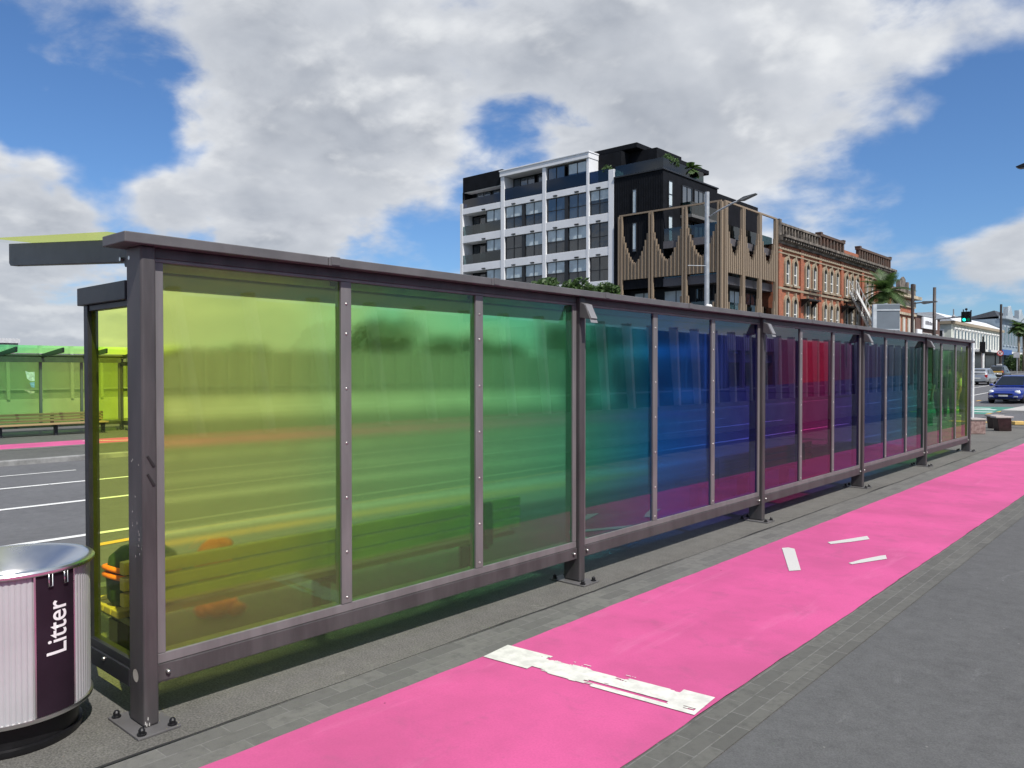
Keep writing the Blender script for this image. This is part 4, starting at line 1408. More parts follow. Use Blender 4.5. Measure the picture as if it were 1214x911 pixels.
b = MB(); fb.box(b, 176.6, 240, 5.0, 5.4, 0.0, 4.4); b.build('verandah_roof', MATS['blue_grey_trim'], gy)

# ---- low cabin far left beyond the far shelter
v = S_at(0, 58.0)
cb = empty('site_cabin', (0, 0, 0))
b = MB(); b.box(-64, -58, 6.0, S_at(22, 58), -0.4, 3.45); b.build('wall', mat('cabin_grey', (0.30, 0.31, 0.33), 0.7), cb)
b = MB(); b.box(-64.2, -57.8, 5.8, S_at(23, 58), 3.452, 3.75); b.build('roof', mat('cabin_roof', (0.5, 0.51, 0.53), 0.6), cb)
fc = Fac(-58.0, 0, (0, 1), (1, 0))
for u in (6.6, 9.4, 12.2):
    add_window(fc, cb, u, u + 2.2, 2.3, 3.3, 0.0, M_galv, M_wg, 2)
tag(cb, 'grey flat roofed cabin just above the roof of the far shelter', 'cabin')


# ------------------------------------------------------------------ trees
def leaf_cloud(b, c, rad, n, size, rng, sc=(1, 1, 1)):
    for _ in range(n):
        while True:
            p = Vector((rng.uniform(-1, 1), rng.uniform(-1, 1), rng.uniform(-1, 1)))
            if 0.25 < p.length < 1: break
        p = Vector((p.x * sc[0], p.y * sc[1], p.z * sc[2])) * rad + Vector(c)
        a = Vector((rng.gauss(0, 1), rng.gauss(0, 1), rng.gauss(0, 1))).normalized()
        t = a.orthogonal().normalized(); u = a.cross(t)
        s = size * rng.uniform(0.6, 1.3)
        b.poly([p - t * s, p + u * s * 0.5, p + t * s, p - u * s * 0.5])


L_dark = leaf_mat('leaf_dark', (0.020, 0.048, 0.012), (0.075, 0.135, 0.035))
L_mid = leaf_mat('leaf_mid', (0.03, 0.07, 0.015), (0.10, 0.17, 0.05))
M_bark = mat('bark', (0.11, 0.085, 0.06), 0.9, 0, 0.3, 6, 0.4, 30)


def tree(x, y, z0, h, r, seed, label, m=L_dark, n=2600, size=0.13, zc=0.72):
    rng = random.Random(seed)
    root = empty('tree', (x, y, z0))
    b = MB()
    b.tube([(0, 0, 0), (0.03, 0.02, h * 0.3), (-0.02, 0.05, h * 0.55), (0, 0, h * 0.8)], [0.13, 0.10, 0.075, 0.03], 8)
    lobes = []
    for i in range(9):
        an = rng.uniform(0, 6.28); rr = r * rng.uniform(0.25, 0.75)
        c = Vector((rr * math.cos(an), rr * math.sin(an), h * zc + rng.uniform(-0.55, 0.75) * r * 0.7))
        lobes.append(c)
        b.tube([(0, 0, h * rng.uniform(0.35, 0.6)), c * 0.5 + Vector((0, 0, h * 0.3)), c], [0.05, 0.035, 0.012], 5)
    b.build('trunk', M_bark, root, smooth=True)
    b = MB()
    for c in lobes:
        leaf_cloud(b, c, r * rng.uniform(0.34, 0.55), n // 9, size, rng, (1, 1, 0.8))
    b.build('crown', m, root)
    tag(root, label, 'tree')
    return root


for i, (px, py, d, r) in enumerate(((639, 323, 27.0, 1.2), (684, 326, 27.0, 1.35), (716, 331, 27.0, 1.25))):
    yv = S_at(px, d); h = H_at(px, py, -d, yv) - OPZ
    tree(-d, yv, OPZ, h + 0.1, r, 20 + i, ('leafy street tree before the white facade, leftmost of the row over the shelter',
                                     'broad leafy street tree in the middle of the three over the shelter top',
                                     'leafy street tree over the shelter, before the black building edge')[i], zc=0.80)
for i, (px, d, h, r) in enumerate(((385, 37, 5.3, 2.5), (470, 38, 3.9, 2.1), (520, 40, 3.7, 2.1), (250, 44, 3.6, 2.2), (585, 36, 5.0, 2.2))):
    yv = S_at(px, d)
    tree(-d, yv, -0.5, h, r, 50 + i, ('rounded dark tree seen blurred through the first lime pane', 'dark tree beyond the road seen through the second green pane', 'dark bushy tree seen through the right of the second green pane',
                                'low tree beyond the road seen through the left of the lime pane', 'green tree beyond the road seen through the third green pane')[i], L_dark, 2400, 0.2, 0.62)


def palm(x, y, z0, h, fl, seed, label, nfr=34, trunk_r=0.2, m=L_mid):
    rng = random.Random(seed)
    root = empty('palm_tree', (x, y, z0))
    b = MB(); b.tube([(0, 0, 0), (0.05, 0, h * 0.5), (0, 0, h)], [trunk_r * 1.2, trunk_r * 0.9, trunk_r], 10)
    b.build('trunk', mat('palm_bark', (0.24, 0.20, 0.15), 0.9, 0, 0.3, 5, 0.4, 12), root, smooth=True)
    b = MB()
    for i in range(nfr):
        an = 6.283 * i / nfr * 3.0 + rng.uniform(-0.3, 0.3)
        el = rng.uniform(-0.35, 1.35)
        L = fl * rng.uniform(0.8, 1.1)
        p = Vector((0, 0, h)); d = Vector((math.cos(an) * math.cos(el), math.sin(an) * math.cos(el), math.sin(el)))
        prev = p
        k = 11
        pts = [p]
        for j in range(k):
            d = (d + Vector((0, 0, -0.11))).normalized()
            p = p + d * L / k
            pts.append(p)
        b.tube(pts, [0.04 - 0.003 * j for j in range(len(pts))], 4, False)
        for j in range(1, k + 1):
            t = (pts[j] - pts[j - 1]).normalized()
            sd = t.cross(Vector((0, 0, 1)))
            if sd.length < 0.05: sd = Vector((1, 0, 0))
            sd.normalize()
            up = sd.cross(t)
            ll = fl * 0.30 * math.sin(math.pi * (0.12 + 0.86 * j / k)) + 0.12
            for q in range(3):
                base = pts[j - 1].lerp(pts[j], q / 3.0)
                for sg in (-1, 1):
                    tip = base + (sd * sg * 0.8 + t * 0.65 + up * 0.15 - Vector((0, 0, 0.28))) * ll
                    wv = t * 0.055
                    b.poly([base - wv, base + wv, tip + wv * 0.2, tip - wv * 0.2])
    b.build('fronds', m, root)
    tag(root, label, 'palm tree')
    return root


palm(-27.0, S_at(1049, 27.0), rise(93), H_at(1049, 346, -27.0, S_at(1049, 27.0)) - rise(93), 3.3, 4, 'bushy palm with spreading fronds in front of the brick building end', m=L_dark)
for i, (px, py, d) in enumerate(((1207, 388, 21.5), (1213, 392, 21.0))):
    yv = S_at(px, d)
    palm(-d, yv, rise(yv) - 0.2, H_at(px, py, -d, yv) - rise(yv) + 0.2, 1.8, 14 + i, ('slender palm with pale trunk at the right end of the street', 'outermost slender palm at the right edge of the street')[i], 26, 0.17)
# rooftop plants and shrubs
for i, (x, y, z, kind) in enumerate(((-36.2, 61.6, 19.33, 'p'), (-36.1, 65.5, 19.33, 'q'), (-41.9, 60.6, 19.14, 'b'))):
    if kind == 'q':
        palm(x, y, z, 1.0, 1.2, 33, 'small potted palm on the black building roof terrace', 16, 0.07)
    else:
        root = empty('potted_shrub', (x, y, z))
        b = MB(); b.lathe([(0.0, 0), (0.2, 0), (0.26, 0.45), (0.22, 0.45), (0.2, 0.4), (0, 0.4)], 14); b.build('pot', M_dark, root)
        b = MB(); leaf_cloud(b, (0, 0, 1.0), 0.62, 420, 0.10, random.Random(i)); leaf_cloud(b, (0.2, 0.9, 0.9), 0.5, 260, 0.10, random.Random(i + 9)); b.build('foliage', L_mid, root)
        tag(root, 'leafy shrub in a pot at the corner of the roof terrace' if kind == 'p' else 'leafy potted plant on the top balcony beside the white pier', 'plant')
yv = S_at(1206, 22.5)
for i, (dd, yy_) in enumerate(((22.5, yv - 4), (23.0, yv + 3))):
    b = MB()
    for q in range(5): leaf_cloud(b, (-dd + rnd.uniform(-1, 1), yy_ + q * 1.2, rise(yy_) + 1.0 + rnd.uniform(-.2, .5)), 1.3, 260, 0.2, rnd)
    o = b.build('bush', L_dark)
    tag(o, ('dark bush in front of the verandah beside the slender palms', 'dark bush beside the grey rectangular street sign')[i], 'bush')


# ------------------------------------------------------------------ street furniture
def lamp_post(px, pytop, d, arm, label, rad=0.11, m=M_galv, armz=0.0):
    yv = S_at(px, d); z0 = road_z(d, yv) + 0.1; h = H_at(px, pytop, -d, yv)
    root = empty('street_lamp', (-d, yv, z0)); hh = h - z0
    b = MB(); b.tube([(0, 0, 0), (0, 0, hh)], [rad * 1.1, rad * 0.9], 12); b.lathe([(rad * 2.2, 0.0), (rad * 2.2, 0.03), (rad, 0.05)], 12); b.build('pole', m, root, smooth='auto')
    az = hh - armz
    if arm > 0:
        b = MB(); b.tube([(0, 0, az - 2.05), (arm * 0.5, 0, az - 1.95 + 0.5), (arm, 0, az - 1.35)], 0.03, 6) if False else b.tube([(0, 0, az - 1.3), (arm * 0.35, 0, az - 1.0), (arm * 0.75, 0, az - 0.75), (arm, 0, az - 0.62)], 0.045, 8)
        b.build('arm', m, root, smooth=True)
        b = MB()
        b.prism([(arm - 0.15, -0.13, az - 0.67), (arm + 0.15, -0.15, az - 0.70), (arm + 0.75, -0.11, az - 0.50), (arm + 0.80, -0.10, az - 0.44), (arm + 0.2, -0.14, az - 0.52)], (0, 0.28, 0))
        b.build('lamp_head', mat('lamp_grey', (0.13, 0.135, 0.14), 0.5, 0.2), root, bevel=0.02)
    tag(root, label, 'street lamp')
    return root


lp = lamp_post(837.5, 228, 18.6, 1.75, 'tall pale grey street lamp standing before the timber finned podium', 0.125)
b = MB()
for sg in (-1, 1): b.ball((0.12, 0.13 * sg, 5.0), 0.11, 8, 6)
b.box(-0.02, 0.16, -0.12, 0.12, 4.97, 5.03)
b.build('sensor', M_sash, lp, smooth=False)
b = MB(); b.tube([(0.1, 0, 7.0), (-0.6, -0.8, 7.0)], 0.02, 6); b.build('bracket_arm', M_galv, lp)
M_brown = mat('brown_pole', (0.055, 0.045, 0.042), 0.5, 0.3)
lp2 = lamp_post(1081, 337, 20.0, 0, 'dark brown street lamp pole with a flat side lantern beyond the palm', 0.13, M_brown)
zz = H_at(1081, 360, lp2.location.x, lp2.location.y) - lp2.location.z
b = MB(); b.tube([(0.1, 0, zz), (0.8, 0, zz + 0.05)], 0.06, 6); b.prism([(0.7, -0.2, zz), (0.9, -0.2, zz - 0.12), (2.0, -0.2, zz + 0.02), (2.0, -0.2, zz + 0.1), (0.9, -0.2, zz + 0.14)], (0, 0.4, 0))
b.build('lamp_head', mat('lamp_grey', (0.13, 0.135, 0.14), 0.5, 0.2), lp2)
lp3 = lamp_post(1186, 361, 20.0, 0, 'thin dark pole with a round red no turning sign', 0.15, M_brown)
zz = H_at(1186, 419, lp3.location.x, lp3.location.y) - lp3.location.z
sgn = empty('traffic_sign', (lp3.location.x - 0.0, lp3.location.y - 0.2, lp3.location.z + zz))
b = MB(); b.lathe([(0.0, 0.0), (0.26, 0.0)], 24); b.lathe([(0.0, -0.03), (0.36, -0.03), (0.36, 0.0)], 24)
d_ = b.build('sign_face', M_sash, sgn)
b = MB(); b.lathe([(0.27, 0.004), (0.36, 0.004)], 28); b.poly([(-0.22, -0.16, 0.008), (-0.16, -0.22, 0.008), (0.22, 0.16, 0.008), (0.16, 0.22, 0.008)])
r_ = b.build('red_ring', mat('sign_red', (0.55, 0.03, 0.03), 0.5), sgn)
b = MB(); b.poly([(-0.04, -0.17, 0.006), (0.04, -0.17, 0.006), (0.04, 0.06, 0.006), (-0.04, 0.06, 0.006)]); b.poly([(-0.13, 0.0, 0.006), (-0.04, -0.02, 0.006), (-0.04, 0.12, 0.006), (-0.16, 0.08, 0.006)])
a_ = b.build('arrow', M_blackmetal, sgn)
sgn.rotation_euler = (R(90), 0, R(8))
tag(sgn, 'round white no turning sign with red ring on the thin dark pole', 'traffic sign')
# dark lamp tip entering at the right edge
tip = ray(1204, 198.5)
yv = 30.5
t = 22.0
pt = Vector((tip.x * t, tip.y * t, CAM_H + tip.z * t))
lp4 = empty('street_lamp', (pt.x + 3.0, pt.y, 0.0))
b = MB(); b.tube([(0, 0, 0), (0, 0, pt.z - 0.2), (-0.3, 0, pt.z + 0.05), (-2.3, 0, pt.z + 0.02)], [0.1, 0.08, 0.06, 0.045], 10); b.build('pole', M_brown, lp4, smooth=True)
b = MB(); b.prism([(-3.0, -0.1, pt.z), (-2.9, -0.12, pt.z - 0.06), (-2.2, -0.14, pt.z - 0.06), (-2.2, -0.14, pt.z + 0.08), (-2.8, -0.12, pt.z + 0.06)], (0, 0.25, 0)); b.build('lamp_head', M_blackmetal, lp4, bevel=0.02)
tag(lp4, 'dark street lamp whose lantern tip enters at the right edge of the sky', 'street lamp')

# traffic signal on mast arm
d = 20.0; yv = S_at(1107, d); z0 = road_z(d, yv)
ts = empty('traffic_signal', (-d, yv, z0))
h = H_at(1107, 341, -d, yv) - z0
b = MB(); b.tube([(0, 0, 0), (0, 0, h)], [0.17, 0.14], 12); b.build('mast', M_brown, ts, smooth=True)
za = H_at(1123, 377, -d, yv) - z0
b = MB(); b.tube([(0, 0, za - 0.1), (2.6, 0, za + 0.05)], 0.08, 8); b.ball((1.7, 0, za + 0.1), 0.16, 8, 6); b.box(1.62, 1.72, -0.05, 0.05, za + 0.1, za + 0.8); b.build('mast_arm', M_galv, ts)
b = MB(); b.box(2.35, 3.20, -0.18, 0.05, za - 0.52, za + 0.50); hd = b.build('signal_head', M_blackmetal, ts, bevel=0.03)
for (x, col, s, nm) in ((2.62, (0.02, 0.9, 0.62), 2.6, 'lit_green'), (2.98, (0.02, 0.30, 0.16), 0.35, 'dim_green')):
    b = MB(); b.lathe([(0.0, 0.0), (0.14, 0.0)], 18)
    q = b.build('lens', emit_mat(nm, col, s), hd); q.rotation_euler = (R(90), 0, 0); q.location = (x, -0.185, za - 0.27)
b = MB()
for x in (2.62, 2.98):
    for zq in (-0.27, 0.0, 0.27):
        for i in range(8):
            a0 = math.pi * i / 8; a1 = math.pi * (i + 1) / 8
            b.poly([(x + 0.15 * math.cos(a0), -0.182, za + zq + 0.15 * math.sin(a0)), (x + 0.15 * math.cos(a1), -0.182, za + zq + 0.15 * math.sin(a1)),
                    (x + 0.15 * math.cos(a1), -0.36, za + zq + 0.15 * math.sin(a1)), (x + 0.15 * math.cos(a0), -0.36, za + zq + 0.15 * math.sin(a0))])
b.build('visor', M_blackmetal, hd)
b = MB(); b.tube([(2.5, 0, za + 0.5), (2.5, 0, za + 0.72)], 0.05, 6); b.ball((2.75, 0, za + 0.72), 0.12, 8, 6); b.tube([(2.75, 0, za + .5), (2.75, 0, za + .7)], .03, 6); b.box(3.1, 3.2, -0.05, 0.05, za + .5, za + .62)
b.build('detector', M_blackmetal, ts)
tag(ts, 'traffic signal showing green at the end of a long mast arm', 'traffic signal')
d = 20.0; yv = S_at(1165, d); z0 = road_z(d, yv)
t2 = empty('traffic_signal', (-d, yv, z0))
h = H_at(1165, 399, -d, yv) - z0
b = MB(); b.tube([(0, 0, 1.8), (0, 0, h)], 0.10, 8); b.build('pole', M_blackmetal, t2)
b = MB(); b.tube([(0, 0, 0), (0, 0, 2.9)], 0.16, 10); b.build('pole_sleeve', M_sash, t2)
zz = H_at(1165, 412, -d, yv) - z0
b = MB(); b.box(-0.3, 0.3, -0.3, -0.1, zz - 0.6, zz + 0.65); b.build('signal_head', M_blackmetal, t2, bevel=0.03)
tag(t2, 'dark unlit traffic signal on a short pole with a white base in the distance', 'traffic signal')
# grey rectangular sign on post
d = 20.5; yv = S_at(1205.5, d); z0 = road_z(d, yv)
t3 = empty('street_sign', (-d, yv, z0))
zz = H_at(1205, 421, -d, yv) - z0
b = MB(); b.tube([(0, 0, 0), (0, 0, zz + 0.4)], 0.07, 8); b.build('post', M_galv, t3)
b = MB(); b.box(-0.42, 0.3, -0.12, -0.08, zz - 0.4, zz + 0.35); b.build('sign_panel', mat('sign_lightgrey', (0.55, 0.56, 0.58), 0.5, 0, 0.1, 3), t3)
tag(t3, 'grey rectangular street sign on a slim post beside the palms', 'street sign')
# grey display box of the bus stop, behind the shelter
d = 5.7
ya = S_at(1036, d); yb = S_at(1062, d)
z1 = H_at(1048, 361, -d, (ya + yb) / 2)
bs = empty('bus_stop_sign', (-d, (ya + yb) / 2, 0))
wv = 0.285
b = MB(); b.tube([(0, 0, 0), (0, 0, z1 + 0.02)], 0.045, 10); b.build('post', M_galv, bs)
b = MB(); b.box(-wv, wv, -0.10, -0.04, z1 - 0.78, z1); bx = b.build('display_box', mat('display_grey', (0.15, 0.18, 0.21), 0.5, 0.1, 0.08, 3), bs, bevel=0.01)
b = MB(); b.box(-wv - 0.02, wv + 0.004, -0.112, -0.101, z1 - 0.16, z1 - 0.13); b.box(-wv - 0.02, wv + 0.004, -0.112, -0.101, z1 - 0.62, z1 - 0.59)
b.box(-wv - 0.035, -wv + 0.045, -0.118, -0.03, z1 - 0.77, z1 - 0.01); b.build('edge_trim', mat('display_trim', (0.50, 0.54, 0.57), 0.5, 0.2), bs)
bs.rotation_euler = (0, 0, R(35))
tag(bs, 'grey display box of a bus stop rising behind the shelter top', 'bus stop sign')
# white slim pole at the end of the shelter
p = G(1153, 496.5)
wp = empty('white_pole', (p.x, p.y, 0))
h = H_at(1152.5, 402, p.x, p.y)
b = MB(); b.tube([(0, 0, 0.0), (0, 0, h)], 0.042, 12); b.build('post', mat('white_enamel', (0.80, 0.82, 0.82), 0.45), wp, smooth='auto')
b = MB(); b.lathe([(0.13, 0.0), (0.13, 0.02), (0.06, 0.03)], 14); b.build('base_plate', M_galv, wp)
tag(wp, 'slim white pole standing just past the far end of the shelter', 'pole')
# stone blocks
def stone_block(pxa, pxb, pyb, pyt, label, m, taper=0.0, rz=0.0, top=False):
    c = G((pxa + pxb) / 2, pyb)
    zd = c.dot(Vector((FW.x, FW.y, 0)).normalized())
    w = (pxb - pxa) / F * zd; h = (pyb - pyt) / F * zd
    root = empty('stone_seat', (c.x, c.y, 0.004), TH + rz)
    hw = w / 2 - 0.02
    b = MB()
    q = hw * (1 - taper); D_ = 0.24 if top else 2 * hw
    b.hexa([(-q + taper * hw, 0, 0.0), (hw - 0.0, 0, 0.0), (hw, D_, 0.0), (-q + taper * hw, D_, 0.0), (-hw, 0, h - 0.05), (hw - taper * 0.12, 0, h - 0.05), (hw - taper * 0.12, D_, h - 0.05), (-hw, D_, h - 0.05)])
    b.build('block', m, root, bevel=0.012)
    b = MB(); b.box(-hw - (0.05 if top else 0.0), hw + (0.05 if top else 0.0) - taper * 0.1, -0.02, D_ + 0.02, h - 0.0495, h); b.build('top_slab', mat('slab_pale', (0.40, 0.36, 0.34), 0.6), root, bevel=0.008)
    tag(root, label, 'stone seat')
    return root


M_gran = mat('red_granite', (0.26, 0.16, 0.145), 0.5, 0, 0.35, 12, col2=(0.34, 0.25, 0.23))
M_dgran = mat('dark_granite', (0.025, 0.012, 0.012), 0.4, 0, 0.4, 10)
stone_block(1150, 1169.5, 515, 496.5, 'reddish granite block seat at the far end of the shelter', M_gran)
stone_block(1175, 1190, 508.5, 492.5, 'dark granite block seat half hidden behind another one', M_dgran, 0.12, 0.1, True)
stone_block(1181.5, 1200.5, 511.5, 494, 'dark granite block seat in front of its twin, pale top slab', M_dgran, 0.12, 0.0, True)
c = G(1211, 504.5)
b = MB(); b.box(-0.2, 0.2, 0, 0.3, 0, 0.10); o = b.build('kerb_block', MATS['tactile_yellow'], bevel=0.01); o.location = (c.x, c.y, 0.015); o.rotation_euler = (0, 0, TH)
tag(o, 'low yellow kerb block at the right edge beyond the dark stone seats', 'kerb block')


# ------------------------------------------------------------------ cars  (local: front at y=0 facing -y, length along +y)
M_tyre = mat('tyre', (0.012, 0.012, 0.012), 0.8)
M_rim = mat('alloy_rim', (0.45, 0.46, 0.47), 0.35, 0.8)
M_cglass = window_glass('car_glass', (0.012, 0.016, 0.018), 0.15, 0.005)
M_lamp = mat('headlamp', (0.70, 0.72, 0.74), 0.12, 0.2, 0.1, 30)
M_tail = mat('tail_lamp', (0.45, 0.02, 0.02), 0.25)
M_plate = mat('number_plate', (0.72, 0.72, 0.70), 0.5)


def car(kind, loc, rz, m_body, label, accent=None, L=3.9, W=0.84, H=1.5):
    root = empty('parked_car' if kind == 'x' else 'car', loc, rz)
    st = [(0.00, 0.30, 0.55, 0.50), (0.06, 0.24, 0.62, 0.66), (0.22, 0.20, 0.70, 0.78), (0.55, 0.19, 0.80, 0.82), (1.00, 0.19, 0.91, W),
          (1.30, 0.19, 0.94, W), (L * 0.55, 0.19, 0.95, W), (L - 0.75, 0.20, 0.97, W), (L - 0.25, 0.24, 0.95, 0.80), (L - 0.06, 0.28, 0.88, 0.72), (L, 0.34, 0.70, 0.60)]
    b = MB()
    K = 16
    for (y, zb, zt, hw) in st:
        zc, hh = (zb + zt) / 2, (zt - zb) / 2
        for i in range(K):
            a = 2 * math.pi * (i + 0.5) / K
            ca, sa = math.cos(a), math.sin(a)
            e = 0.42
            b.v.append((hw * math.copysign(abs(ca) ** e, ca), y, zc + hh * math.copysign(abs(sa) ** e, sa)))
    for j in range(len(st) - 1):
        for i in range(K):
            i2 = (i + 1) % K
            b.face([j * K + i, j * K + i2, (j + 1) * K + i2, (j + 1) * K + i])
    b.face([i for i in range(K)]); b.face([(len(st) - 1) * K + i for i in range(K)][::-1])
    body = b.build('body', m_body, root, smooth='auto')
    # greenhouse: stations from the windscreen base to the tail
    gs = [(0.98, 0.92, 0.72), (1.35, 1.20, 0.665), (1.72, H - 0.05, 0.60), (2.1, H, 0.58), (L - 1.1, H - 0.02, 0.58), (L - 0.6, H - 0.12, 0.575), (L - 0.30, 1.15, 0.62), (L - 0.15, 0.93, 0.68)]
    b = MB()
    for (y, zt, hw) in gs:
        zb = 0.88
        b.v += [(-0.765, y, zb), (-hw, y, max(zt - 0.05, zb + 0.005)), (-hw + 0.07, y, zt), (hw - 0.07, y, zt), (hw, y, max(zt - 0.05, zb + 0.005)), (0.765, y, zb)]
    for j in range(len(gs) - 1):
        for i in range(5):
            b.face([j * 6 + i, (j + 1) * 6 + i, (j + 1) * 6 + i + 1, j * 6 + i + 1])
    b.build('roof', m_body, root, smooth='auto')

    def pane(pts, n, name='window'):
        q = MB(); nv = Vector(n).normalized()
        q.prism([Vector(p) + nv * 0.004 for p in pts], nv * 0.008)
        return q.build(name, M_cglass, root)
    pane([(-0.66, 1.04, 0.965), (0.66, 1.04, 0.965), (0.575, 1.35, 1.198), (0.51, 1.68, 1.425), (-0.51, 1.68, 1.425), (-0.575, 1.35, 1.198)][:2] + [(0.53, 1.69, 1.43), (-0.53, 1.69, 1.43)], (0, -0.62, 0.78), 'windscreen')
    pane([(-0.60, L - 0.19, 0.99), (-0.54, L - 0.33, 1.19), (-0.49, L - 0.58, 1.35), (0.49, L - 0.58, 1.35), (0.54, L - 0.33, 1.19), (0.60, L - 0.19, 0.99)][:1] + [(-0.50, L - 0.56, 1.36), (0.50, L - 0.56, 1.36), (0.60, L - 0.19, 0.99)], (0, 0.75, 0.6), 'rear_window')
    for sg in (-1, 1):
        n = (sg, 0, 0.35)
        P = lambda y, z: (sg * (0.765 + (0.60 - 0.765) * (z - 0.88) / (H - 0.05 - 0.88)), y, z)
        w = [P(1.30, 0.96), P(1.74, H - 0.14), P(2.30, H - 0.10), P(2.30, 0.96)]
        pane(w if sg > 0 else w[::-1], n)
        w = [P(2.38, 0.96), P(2.38, H - 0.10), P(L - 0.95, H - 0.14), P(L - 0.62, 0.98)]
        pane(w if sg > 0 else w[::-1], n)
        # lamps, mirrors, wheels
        b = MB(); b.ball((sg * 0.60, 0.17, 0.60), 0.16, 12, 8, (0.95, 0.75, 0.72)); b.build('headlight', M_lamp, root, smooth=True)
        b = MB(); b.box(sg * 0.55, sg * 0.76, L - 0.11, L - 0.02, 0.66, 0.92); b.build('tail_light', M_tail, root, bevel=0.02)
        b = MB(); b.ball((sg * 0.93, 1.28, 0.97), 0.11, 10, 6, (1.0, 0.6, 0.65)); b.box(sg * 0.78, sg * 0.88, 1.24, 1.30, 0.93, 0.96); b.build('wing_mirror', m_body, root, smooth=True)
        for yy in (0.72, L - 0.75):
            b = MB()
            prof = [(0.19, -0.08), (0.27, -0.10), (0.30, -0.08), (0.305, 0.0), (0.30, 0.08), (0.27, 0.10), (0.19, 0.08)]
            b.lathe(prof, 20)
            t = b.build('wheel', M_tyre, root, smooth=True); t.rotation_euler = (0, R(90), 0); t.location = (sg * 0.74, yy, 0.30)
            b = MB(); b.lathe([(0.0, 0.07), (0.05, 0.085), (0.18, 0.07), (0.19, 0.06)], 20)
            r = b.build('rim', M_rim, t, smooth=True)
            if sg < 0: r.rotation_euler = (R(180), 0, 0)
        b = MB(); b.box(sg * 0.46, sg * 0.66, -0.005, 0.06, 0.34, 0.42)
        b.build('fog_light', mat('fog_lamp', (0.35, 0.36, 0.38), 0.2), root, bevel=0.02)
    b = MB(); b.box(-0.42, 0.42, -0.012, 0.05, 0.47, 0.545); b.box(-0.42, 0.42, 0.0, 0.06, 0.30, 0.38); b.build('grille', M_blackmetal, root, bevel=0.01)
    b = MB(); b.box(-0.21, 0.21, -0.03, -0.013, 0.385, 0.470); b.build('number_plate', M_plate, root)
    b = MB(); b.box(-0.24, 0.24, L + 0.002, L + 0.02, 0.55, 0.66); b.build('number_plate', M_plate, root)
    for q in ((-0.62, 0.62, -0.0, 0.14, 0.20, 0.275), (-0.6, 0.6, L - 0.12, L, 0.24, 0.34)):
        b = MB(); b.box(*q); b.build('bumper_strip', M_blackmetal, root, bevel=0.01)
    if accent:
        b = MB(); b.box(-0.70, 0.70, L - 0.05, L + 0.012, 0.70, 0.86); b.build('tailgate_panel', accent, root, bevel=0.02)
        b = MB(); b.box(-0.62, 0.62, L - 0.02, L + 0.014, 0.46, 0.68); b.build('bumper', mat('bumper_white', (0.7, 0.7, 0.68), 0.4), root, bevel=0.02)
        b = MB(); b.box(-0.26, 0.26, 2.2, 2.5, H + 0.005, H + 0.16); b.build('roof_sign', MATS['bumper_white'], root, bevel=0.02)
    tag(root, label, 'car')
    return root


M_blue = mat('car_blue', (0.012, 0.035, 0.26), 0.25, 0.35, 0.05, 2, coat=0.8)
M_carw = mat('car_white', (0.75, 0.75, 0.74), 0.3, 0, 0.03, 2, coat=0.6)
M_silver = mat('car_silver', (0.45, 0.46, 0.47), 0.3, 0.7, 0.04, 2, coat=0.5)
M_taxi = mat('taxi_black', (0.015, 0.018, 0.017), 0.3, 0.1, 0.1, 2, coat=0.5)
M_taxy = mat('taxi_yellow', (0.62, 0.40, 0.08), 0.4, 0, 0.1, 2)
yv = S_at(1196, 8.0)
car('h', (-8.0, yv - 1.5, road_z(8.0, yv - 1.5)), R(-6), M_blue, 'blue hatchback facing the camera at the stop line')
yv = 57.0
car('h', (-7.9, yv, road_z(7.9, yv)), 0, M_carw, 'white car mostly hidden behind the blue hatchback', L=4.2)
yv = S_at(1160, 15.2)
car('h', (-15.2, yv + 4.0, road_z(15.2, yv)), math.pi, M_silver, 'silver car seen from behind in the far lane', L=4.4)
yv = S_at(1181, 17.6)
car('h', (-17.6, yv + 4.0, road_z(17.6, yv)), math.pi, M_taxi, 'black taxi with a yellow tailgate beyond the silver car', accent=M_taxy, L=4.5)


